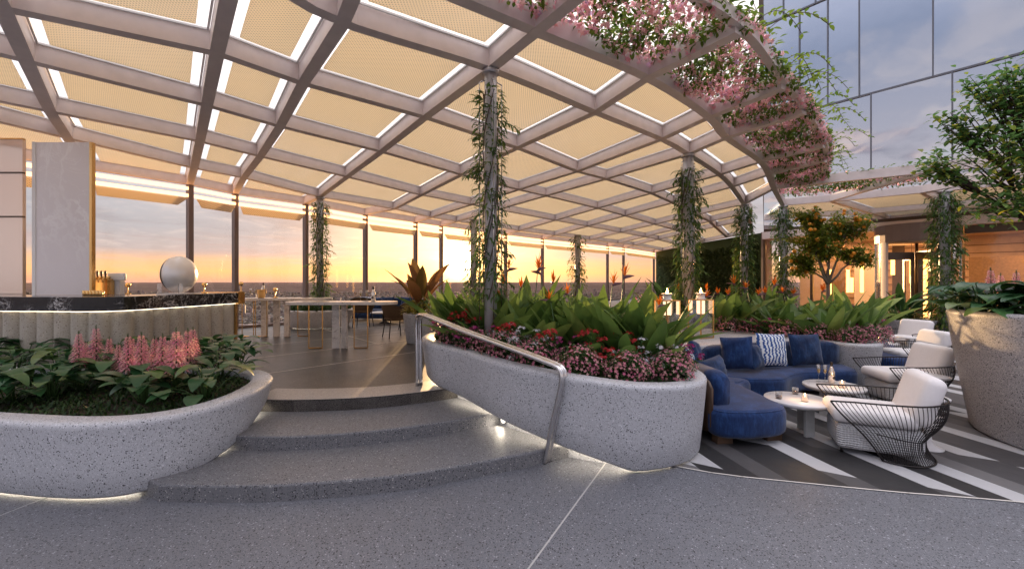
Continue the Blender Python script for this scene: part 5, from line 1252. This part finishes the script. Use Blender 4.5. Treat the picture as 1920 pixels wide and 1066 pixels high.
def wallcurve(pts, th, z0, z1, r=.08, n=26):
    cl = spline([(x, y, 0) for x, y in pts], n, False); b = MB(); rings = []
    k = 5; prof = []
    for q in range(4):
        for j in range(k):
            a = PI / 2 * q + PI / 2 * j / (k - 1); cx = (th / 2 - r) * (1, -1, -1, 1)[q]; cz = (z1 - r, z1 - r, z0 + r, z0 + r)[q]; prof.append((cx + r * cos(a), cz + r * sin(a)))
    for i, p in enumerate(cl):
        t = cl[min(i + 1, n - 1)] - cl[max(i - 1, 0)]; t.normalize(); nn_ = Vector((-t.y, t.x, 0)); e = min(i, n - 1 - i); s = (.72, .93, 1.0)[min(e, 2)]
        rings.append([Vector((p.x + nn_.x * x * s, p.y + nn_.y * x * s, lerp((z0 + z1) / 2, z, s))) for x, z in prof])
    b.loft(rings, True, True, True, 0, True); return b
def piping(poly, z, parent, root, n=90):
    lo = inset(spline([(x, y, 0) for x, y in poly], n), .028); b = MB(); b.tube([(p.x, p.y, z) for p in lo], .007, 6, closed=True); part(b, 'piping', M['blue'], parent, root)
sofa = thing('sofa', 'long curved blue velvet corner sofa wrapped round the terrazzo planters', 'sofa', (3.4, 6.6, 0))
SP_ = [(2.42, 5.12), (2.75, 5.0), (3.25, 5.12), (3.42, 5.4), (3.42, 5.9), (3.45, 6.35), (3.7, 6.62), (3.62, 6.85), (3.1, 7.0), (2.72, 6.75), (2.5, 6.2), (2.42, 5.6)]
o = part(block(SP_, .09, .43, .085, 80, .012), 'seat', M['blue'], sofa, sofa); piping(SP_, .408, o, sofa)
SP_ = [(3.3, 7.02), (3.75, 6.72), (4.25, 6.72), (4.6, 7.0), (5.0, 7.22), (5.5, 7.25), (5.9, 7.3), (6.08, 7.6), (6.05, 7.95), (5.2, 7.85), (4.2, 7.62), (3.5, 7.4)]
o = part(block(SP_, .09, .43, .085, 80, .012), 'seat', M['blue'], sofa, sofa); piping(SP_, .408, o, sofa)
part(wallcurve([(2.60, 5.26), (2.56, 5.8), (2.60, 6.4), (2.76, 7.0), (2.95, 7.3)], .26, .36, .83), 'backrest', M['blue'], sofa, sofa)
part(wallcurve([(3.38, 7.48), (4.2, 7.78), (5.2, 8.03), (6.15, 8.1)], .26, .36, .83), 'backrest', M['navy'], sofa, sofa)
b = wallcurve([(2.42, 5.16), (2.385, 5.75), (2.42, 6.3)], .045, .1, .76, .02, 16); part(b, 'back_panel', M['wood'], sofa, sofa)
for x, y in ((2.56, 5.2), (3.22, 5.3), (4.2, 6.95), (5.8, 7.45)): b = MB(); b.box((x, y, .05), (.2, .12, .1), .15); part(b, 'foot', M['wood'], sofa, sofa)
def CU(label, mat, u, v, y, w, h, T, rz, tilt, roll=0):
    p = Q(u, v, y); return cushion(label, mat, p, w, h, T, rz, tilt, roll)
CU('large dark blue velvet cushion at the right of the sofa', 'navy', 1511, 655, 7.62, .62, .56, .2, R(8), -.22)
CU('blue and white streaked cushion in the middle of the sofa back', 'ikat', 1447, 655, 7.42, .6, .56, .18, R(12), -.2, .06)
CU('small dark blue cushion left of the streaked one', 'navy', 1417, 668, 7.18, .4, .42, .17, R(40), -.3, .15)
CU('plain blue velvet cushion leaning in the sofa corner', 'blue', 1382, 661, 7.2, .5, .54, .2, R(-32), -.2, -.1)
CU('blue cushion at the far end of the left sofa back', 'blue', 1303, 662, 6.75, .45, .42, .16, R(48), -.25, .3)
CU('streaked blue and white cushion on the left sofa section', 'ikat', 1292, 675, 6.45, .46, .44, .16, R(68), -.3, .1)
CU('long dark lumbar cushion lying against the left sofa back', 'navy', 1336, 690, 6.1, .66, .3, .2, R(40), -.35, -.05)
# far sofa
sofa2 = thing('sofa', 'farther blue sofa beyond the planter near the revolving door', 'sofa', (8.8, 10.6, 0))
part(block([(7.42, 8.55), (7.85, 8.45), (8.3, 8.9), (8.9, 9.8), (9.7, 10.9), (10.6, 12.0), (10.4, 12.6), (9.6, 12.2), (8.6, 10.9), (7.8, 9.7)], .09, .43, .085, 80, .012), 'seat', M['blue'], sofa2, sofa2)
part(wallcurve([(8.95, 11.5), (9.5, 12.3), (10.2, 12.9), (10.9, 13.1)], .28, .36, .86), 'backrest', M['navy'], sofa2, sofa2)
cushion('dark blue cushion on the farther sofa by the bronze rail', 'navy', Q(1582, 612, 12.2), .62, .56, .2, R(-5), -.2)
cushion('flat blue cushion on the seat of the farther sofa', 'blue', Q(1572, 623, 12.0), .55, .25, .18, R(10), -.5)
kb = spline([(x, y, 0) for x, y in [(9.4, 13.4), (10.4, 13.5), (11.2, 13.2), (11.4, 13.6), (10.6, 14.2), (9.4, 14.1)]], 40); b = MB(); b.loft([[Vector((p.x, p.y, z)) for p in (inset(kb, q) if q else kb)] for z, q in ((0, .04), (.86, 0), (.9, .03))], True, False, True, 0, True); solo(b, 'low_wall', M['planter'], 'low curved terrazzo wall behind the farther sofa', 'wall')
hr2 = thing('handrail', 'short bronze handrail beside the entrance steps near the orange tree', 'handrail', (10.6, 13.9, .8)); b = MB(); b.tube([Q(1580, 568, 13.9), Q(1600, 574, 13.8), Q(1612, 578, 13.7), Q(1619, 584, 13.7), Q(1620, 604, 13.7)], .045, 8); part(b, 'rail', M['bronze'], hr2, hr2)
# lounge behind the high tables
ls = thing('sofa', 'distant navy sofa by the sunset glass behind the high tables', 'sofa', (-5.0, 16.6, TZ), R(-8)); b = MB(); b.rbox((0, 0, .25), (2.8, .9, .34), .08); part(b, 'seat', M['navy'], ls); b = MB(); b.rbox((0, .4, .55), (2.8, .22, .6), .08); part(b, 'backrest', M['navy'], ls)
for i, dx in enumerate((-.8, .1, .9)):
    o = solo(pillow(.5, .46, .18), 'cushion', M[('ikat', 'navy', 'blue')[i]], ('streaked', 'navy', 'plain blue')[i] + ' cushion on the distant sofa by the glass', 'cushion'); o.location = (-5.0 + dx, 16.8 - dx * .14, TZ + .66); o.rotation_euler = (-.25, 0, 0)
lt = thing('low_table', 'low pale table in front of the distant navy sofa', 'table', (-4.6, 15.4, TZ)); b = MB(); b.lathe([(.5, .36), (.5, .40)], seg=24); part(b, 'tabletop', M['table'], lt); b = MB(); b.lathe([(.2, 0), (.08, .05), (.08, .36)], seg=14); part(b, 'pedestal', M['dark'], lt)
# ------------------------------------------------------------------ coffee tables
def coffee(x, y, h, r, lab, rz=0):
    t = thing('coffee_table', lab, 'table', (x, y, .004), rz, 'round coffee tables')
    b = MB(); b.lathe([(r * .97, h - .036), (r, h - .03), (r, h - .005), (r * .993, h)], seg=48); part(b, 'tabletop', M['table'], t)
    b = MB(); b.lathe([(r * .94, h - .05), (r * .95, h - .037)], seg=40); part(b, 'under_ring', M['tablebase'], t)
    for k in range(3): a = -PI / 2 + .15 + k * 2 * PI / 3; b = MB(); b.box((r * .45 * cos(a), r * .45 * sin(a), (h - .05) / 2), (.12, .04, h - .05), a + PI / 2); part(b, 'leg', M['tablebase'], t)
    return t
coffee(3.72, 5.55, .43, .385, 'nearer round white coffee table with tumblers and a candle')
coffee(4.72, 6.26, .432, .385, 'farther round white coffee table carrying the bottle and flutes', .6)
coffee(8.35, 9.75, .43, .4, 'small round white table with a candle by the farther sofa, nearer one', .3)
coffee(9.2, 10.7, .43, .4, 'small round white table by the farther sofa, beyond the other', .9)
def candle_proto():
    t = thing('candle_glass', 'x', 'candle'); b = MB(); b.lathe([(.036, 0), (.038, .003), (.038, .095), (.035, .095), (.034, .012)], seg=18); part(b, 'glass', M['glass2'], t)
    b = MB(); b.lathe([(.031, .012), (.031, .06), (.028, .062)], seg=16); part(b, 'wax', M['wax'], t)
    b = MB(); b.lathe([(.003, .062), (.008, .075), (.006, .092), (.0008, .108)], seg=10); part(b, 'flame', M['flame'], t); return t
cg = candle_proto(); uc = []
cands = ((1509, 5.42, .434, 'lit candle glass on the nearer coffee table'), (1579, 6.12, .436, 'lit candle glass on the farther coffee table'), (1637, 9.7, .434, 'lit candle glass on the nearer small table by the farther sofa'), (1648, 10.65, .434, 'lit candle glass on the more distant small table by the farther sofa'))
for u, y, z, l in cands:
    place(cg, uc, (XY(u, y), y, z), 0, 1.0 if y < 8 else 1.2, l, 'candle glasses')
    lm = bpy.data.lights.new('candle_lamp', 'POINT'); lm.energy = 1.6; lm.color = (1, .55, .2); lm.shadow_soft_size = .02; o = bpy.data.objects.new('candle_lamp', lm); COL.objects.link(o); o.location = (XY(u, y), y, z + .15)
tg = thing('tumbler', 'x', 'glass'); b = MB(); b.lathe([(.036, 0), (.038, .003), (.041, .085), (.039, .085), (.034, .012)], seg=18); part(b, 'glass', M['glass2'], tg); b = MB(); b.lathe([(.033, .012), (.036, .04), (.001, .04)], seg=16); part(b, 'drink', simple('whisky', (.22, .13, .1), .1), tg)
ut = []; place(tg, ut, (XY(1460, 5.56), 5.56, .434), 0, 1, 'tumbler at the left edge of the nearer coffee table', 'tumblers'); place(tg, ut, (XY(1491, 5.78), 5.78, .434), 0, 1, 'tumbler at the back of the nearer coffee table', 'tumblers')
# ------------------------------------------------------------------ wire armchairs
def wicker():
    t = NT('white_wicker'); v = t.coord(); sx = t.n('SeparateXYZ'); t.l(v, sx.inputs[0])
    a = t.math('ADD', t.math('SINE', t.math('MULTIPLY_ADD', sx.outputs['Z'], 260, t.math('MULTIPLY', t.noise(v, 9, 2), 6))), t.math('SINE', t.math('MULTIPLY', t.math('ADD', sx.outputs['X'], sx.outputs['Y']), 210)))
    c = t.mix(t.math('MULTIPLY_ADD', a, .25, .5), (.48, .48, .5), (.68, .68, .7)); return t.done(t.pbr(c, .7, 0, a, .6, .3, .012))
M['wicker'] = wicker()
def armchair_proto():
    t = thing('wire_armchair', 'x', 'armchair'); N_ = 68; A0 = R(128)
    def wire(a):
        T = Vector((-.10 - .46 * cos(a), .46 * sin(a), .655 - .05 * (abs(a) / A0) ** 2)); 
        if abs(a) > 1.3: T.x += (abs(a) - 1.3) * .36; T.y = math.copysign(max(abs(T.y), .43), a)
        Wt = Vector((-.07 - .31 * cos(a * .92), .41 * sin(a * .92), .25)); Bt = Vector((-.12 - .34 * cos(a * .95), .42 * sin(a * .95), .012))
        f_ = (abs(a) / A0) ** 3
        Wt = Wt.lerp((T + Bt) / 2 + Vector((0, 0, .03)), f_)
        pts = []
        for i in range(13):
            s = i / 12
            if s < .55: q = s / .55; p = T.lerp(Wt, q) + (Vector((-.06 * cos(a), .06 * sin(a), 0)) * sin(PI * q) * (1 - f_ * .6))
            else: q = (s - .55) / .45; p = Wt.lerp(Bt, q) + (Vector((.03 * cos(a), -.03 * sin(a), 0)) * sin(PI * q))
            pts.append(p)
        return pts
    an = [-A0 + 2 * A0 * i / 400 for i in range(401)]; tp_ = [wire(a)[0] * .7 + wire(a)[-1] * .3 for a in an]; cum = [0]
    for i in range(400): cum.append(cum[-1] + (tp_[i + 1] - tp_[i]).length)
    ws = []; j_ = 0
    for i in range(N_):
        while j_ < 399 and cum[j_ + 1] < cum[-1] * i / (N_ - 1): j_ += 1
        ws.append(wire(an[j_ + 1] if i else an[0]))
    b = MB()
    for w in ws[1:-1]: b.tube(w, .0038, 5)
    part(b, 'wires', M['dark'], t)
    b = MB(); b.tube([w[0] for w in ws], .0095, 7); b.tube(ws[0], .009, 7); b.tube(ws[-1], .009, 7); part(b, 'rim', M['dark'], t)
    b = MB(); b.tube([w[-1] for w in ws], .009, 7); b.tube([ws[0][-1], Vector((.0, 0, .012)), ws[-1][-1]], .008, 6); b.tube([w[7] for w in ws[4:-4]], .006, 6); part(b, 'base_frame', M['dark'], t)
    b = MB(); b.rbox((.06, 0, .2), (.76, .60, .29), .06); part(b, 'wicker_base', M['wicker'], t)
    for sy in (-1, 1): b = MB(); b.tube([(.38, sy * .22, 0), (.38, sy * .22, .06)], .015, 8); part(b, 'foot', M['dark'], t)
    b = MB(); b.rbox((.10, 0, .43), (.76, .68, .16), .07, seg=4); part(b, 'seat_cushion', M['cushion'], t)
    b = MB(); b.rbox((-.33, 0, .655), (.19, .72, .54), .09, 0, 0, 5, Matrix.Rotation(R(-17), 3, 'Y')); part(b, 'back_cushion', M['cushion'], t)
    return t
ac = armchair_proto(); ua = []
for x, y, a, l in ((4.24, 4.93, 153, 'nearest white-cushioned armchair with a black wire back'), (6.42, 6.95, 172, 'white-cushioned wire armchair second from the front, behind the nearest one'), (8.45, 8.95, 172, 'white-cushioned wire armchair third in the row'), (10.4, 11.25, 196, 'farthest white-cushioned armchair, before the revolving door')):
    place(ac, ua, (x, y, .005), R(a), 1.02, l, 'wire armchairs along the lounge')
def side_proto():
    t = thing('side_table', 'x', 'table'); b = MB(); b.lathe([(.19, .575), (.205, .585), (.205, .60), (.195, .606)], seg=32); part(b, 'tabletop', M['table'], t)
    b = MB(); b.lathe([(.15, 0), (.15, .012), (.09, .03), (.045, .08), (.035, .3), (.045, .56), (.07, .576)], seg=24); part(b, 'pedestal', M['table'], t); return t
sdt = side_proto(); usd = []
for x, y, l in ((4.88, 5.02, 'white pedestal side table by the nearest armchair'), (6.02, 6.12, 'white round side table between the first and second armchairs'), (9.6, 10.35, 'small white side table before the farthest armchair')): place(sdt, usd, (x, y, .005), 0, 1, l, 'white pedestal side tables')
# ------------------------------------------------------------------ handrail
hr = thing('handrail', 'polished twin-tube steel handrail following the curved steps', 'handrail', (-.4, 5.3, .2))
path = [Vector(p) for p in ((-1.34, 6.15, .455), (-1.345, 6.15, 1.0), (-1.35, 6.15, 1.36), (-1.33, 6.12, 1.45), (-1.27, 6.05, 1.485), (-1.1, 5.86, 1.46), (-.6, 5.42, 1.33), (0.0, 4.92, 1.19), (.42, 4.57, 1.085), (.51, 4.5, 1.05), (.54, 4.47, .97), (.52, 4.49, .8), (.44, 4.56, .4), (.37, 4.62, -.01))]
sp_ = spline([tuple(p) for p in path], 80, False); sv = Vector((.66, .75, 0))
for s in (-1, 1): b = MB(); b.tube([p + sv * (s * .033) for p in sp_], .026, 12); part(b, 'tube', M['steel'], hr, hr)
b = MB(); b.tube([p for p in sp_], .02, 8); part(b, 'web', M['steel'], hr, hr)
# ------------------------------------------------------------------ lanterns
def lantern_proto():
    t = thing('candle_lantern', 'x', 'lantern'); w = .17; h = .80; c = [(-w, -w), (w, -w), (w, w), (-w, w)]
    b = MB()
    for i in range(4):
        x, y = c[i]; x2, y2 = c[(i + 1) % 4]; b.box((x, y, h / 2), (.02, .02, h))
        for z in (.01, h - .01): b.box(((x + x2) / 2, (y + y2) / 2, z), (abs(x2 - x) - .02 or .018, .018, .018) if abs(x2 - x) > .1 else (.018, abs(y2 - y) - .02, .018))
    part(b, 'frame', M['brass'], t)
    for i in range(4): x, y = c[i]; x2, y2 = c[(i + 1) % 4]; b = MB(); b.add([(x, y, .02), (x2, y2, .02), (x2, y2, h - .02), (x, y, h - .02)], [(0, 1, 2, 3)]); part(b, 'pane', M['glass'], t)
    b = MB(); b.box((0, 0, .03), (2 * w - .03, 2 * w - .03, .02)); part(b, 'base', M['tablebase'], t)
    b = MB(); b.lathe([(.075, h - .3), (.08, h - .29), (.08, h - .01)], seg=20); part(b, 'candle', M['wax'], t)
    b = MB(); b.lathe([(.10, h + .0), (.10, h + .02), (.08, h + .03), (.08, h + .11), (.105, h + .115), (.105, h + .135), (.088, h + .135), (.07, h + .05)], seg=24); part(b, 'burner_cup', M['white'], t)
    b = MB(); b.lathe([(.008, h + .08), (.026, h + .12), (.02, h + .17), (.002, h + .24)], seg=12); part(b, 'flame', M['flame'], t); return t
ln = lantern_proto(); ul = []
for u, y, l in ((1251, 8.62, 'left square glass candle lantern on the terrazzo ledge'), (1314, 8.95, 'right square glass candle lantern on the terrazzo ledge')):
    place(ln, ul, (XY(u, y), y, .782), R(22), 1, l, 'candle lanterns')
    lm = bpy.data.lights.new('lantern_lamp', 'POINT'); lm.energy = 9; lm.color = (1, .45, .14); lm.shadow_soft_size = .04; o = bpy.data.objects.new('lantern_lamp', lm); COL.objects.link(o); o.location = (XY(u, y), y - .02, .782 + 1.12)
# ------------------------------------------------------------------ the city below
GZ = -95.0
def city_ground():
    t = NT('city_ground'); v = t.coord(); n = t.noise(v, .004, 8, .65); n2 = t.noise(v, .03, 5)
    c = t.ramp(n, [(.3, (.07, .045, .04)), (.5, (.095, .06, .052)), (.62, (.15, .10, .092)), (.75, (.08, .055, .045))]); c = t.mix(t.math('MULTIPLY', n2, .5), c, (.03, .035, .02))
    return t.done(t.pbr(c, .95, spec=0.0))
M['city'] = city_ground(); M['roofs'] = foliage('roof_tiles', (.12, .085, .08), (.24, .18, .17), .7, 0); M['farleaf'] = foliage('far_trees', (.05, .04, .03), (.09, .065, .04), .8, .1)
b = MB(); b.add([(-30000, -3000, GZ), (30000, -3000, GZ), (30000, 40000, GZ), (-30000, 40000, GZ)], [(0, 1, 2, 3)]); struct(b, 'city_plain', M['city'])
rc = random.Random(3); b = MB(); b2 = MB()
for i in range(5200):
    y = 140 * (28 ** rc.random()); x = y * rc.uniform(-1.15, .5); s = rc.uniform(5, 14); h = rc.uniform(4, 9) if rc.random() < .94 else rc.uniform(12, 34)
    b.box((x, y, GZ + h / 2), (s, s * rc.uniform(.6, 1.6), h), rc.uniform(0, 3))
for i in range(9000):
    y = 130 * (26 ** rc.random()); x = y * rc.uniform(-1.15, .5); r = rc.uniform(3, 7) * (1 + y / 2500)
    for k in range(7): b2.leaf((x + rc.uniform(-r, r), y + rc.uniform(-r, r), GZ + rc.uniform(.2, 1) * r), rc.uniform(0, 6.3), rc.uniform(-.3, .6), r * 1.3, r * 1.1, .8, 2)
struct(b, 'city_houses', M['roofs'], 'stuff', 'countless pale houses far below the terrace'); struct(b2, 'city_trees', M['farleaf'], 'stuff', 'countless dark trees among the houses far below')

def haze():
    t = NT('haze'); v = t.n('VolumePrincipled'); v.inputs['Color'].default_value = (.62, .42, .42, 1); v.inputs['Density'].default_value = HAZE; v.inputs['Anisotropy'].default_value = .3
    t.l(v.outputs[0], t.out.inputs['Volume']); return t.mat
HAZE = 4e-6
b = MB(); b.hexa([(-30500, -3500, GZ - 1), (30500, -3500, GZ - 1), (30500, 40500, GZ - 1), (-30500, 40500, GZ - 1)], [(-30500, -3500, 24), (30500, -3500, 24), (30500, 40500, 24), (-30500, 40500, 24)]); struct(b, 'haze', haze(), 'stuff', 'pale evening haze over the city')
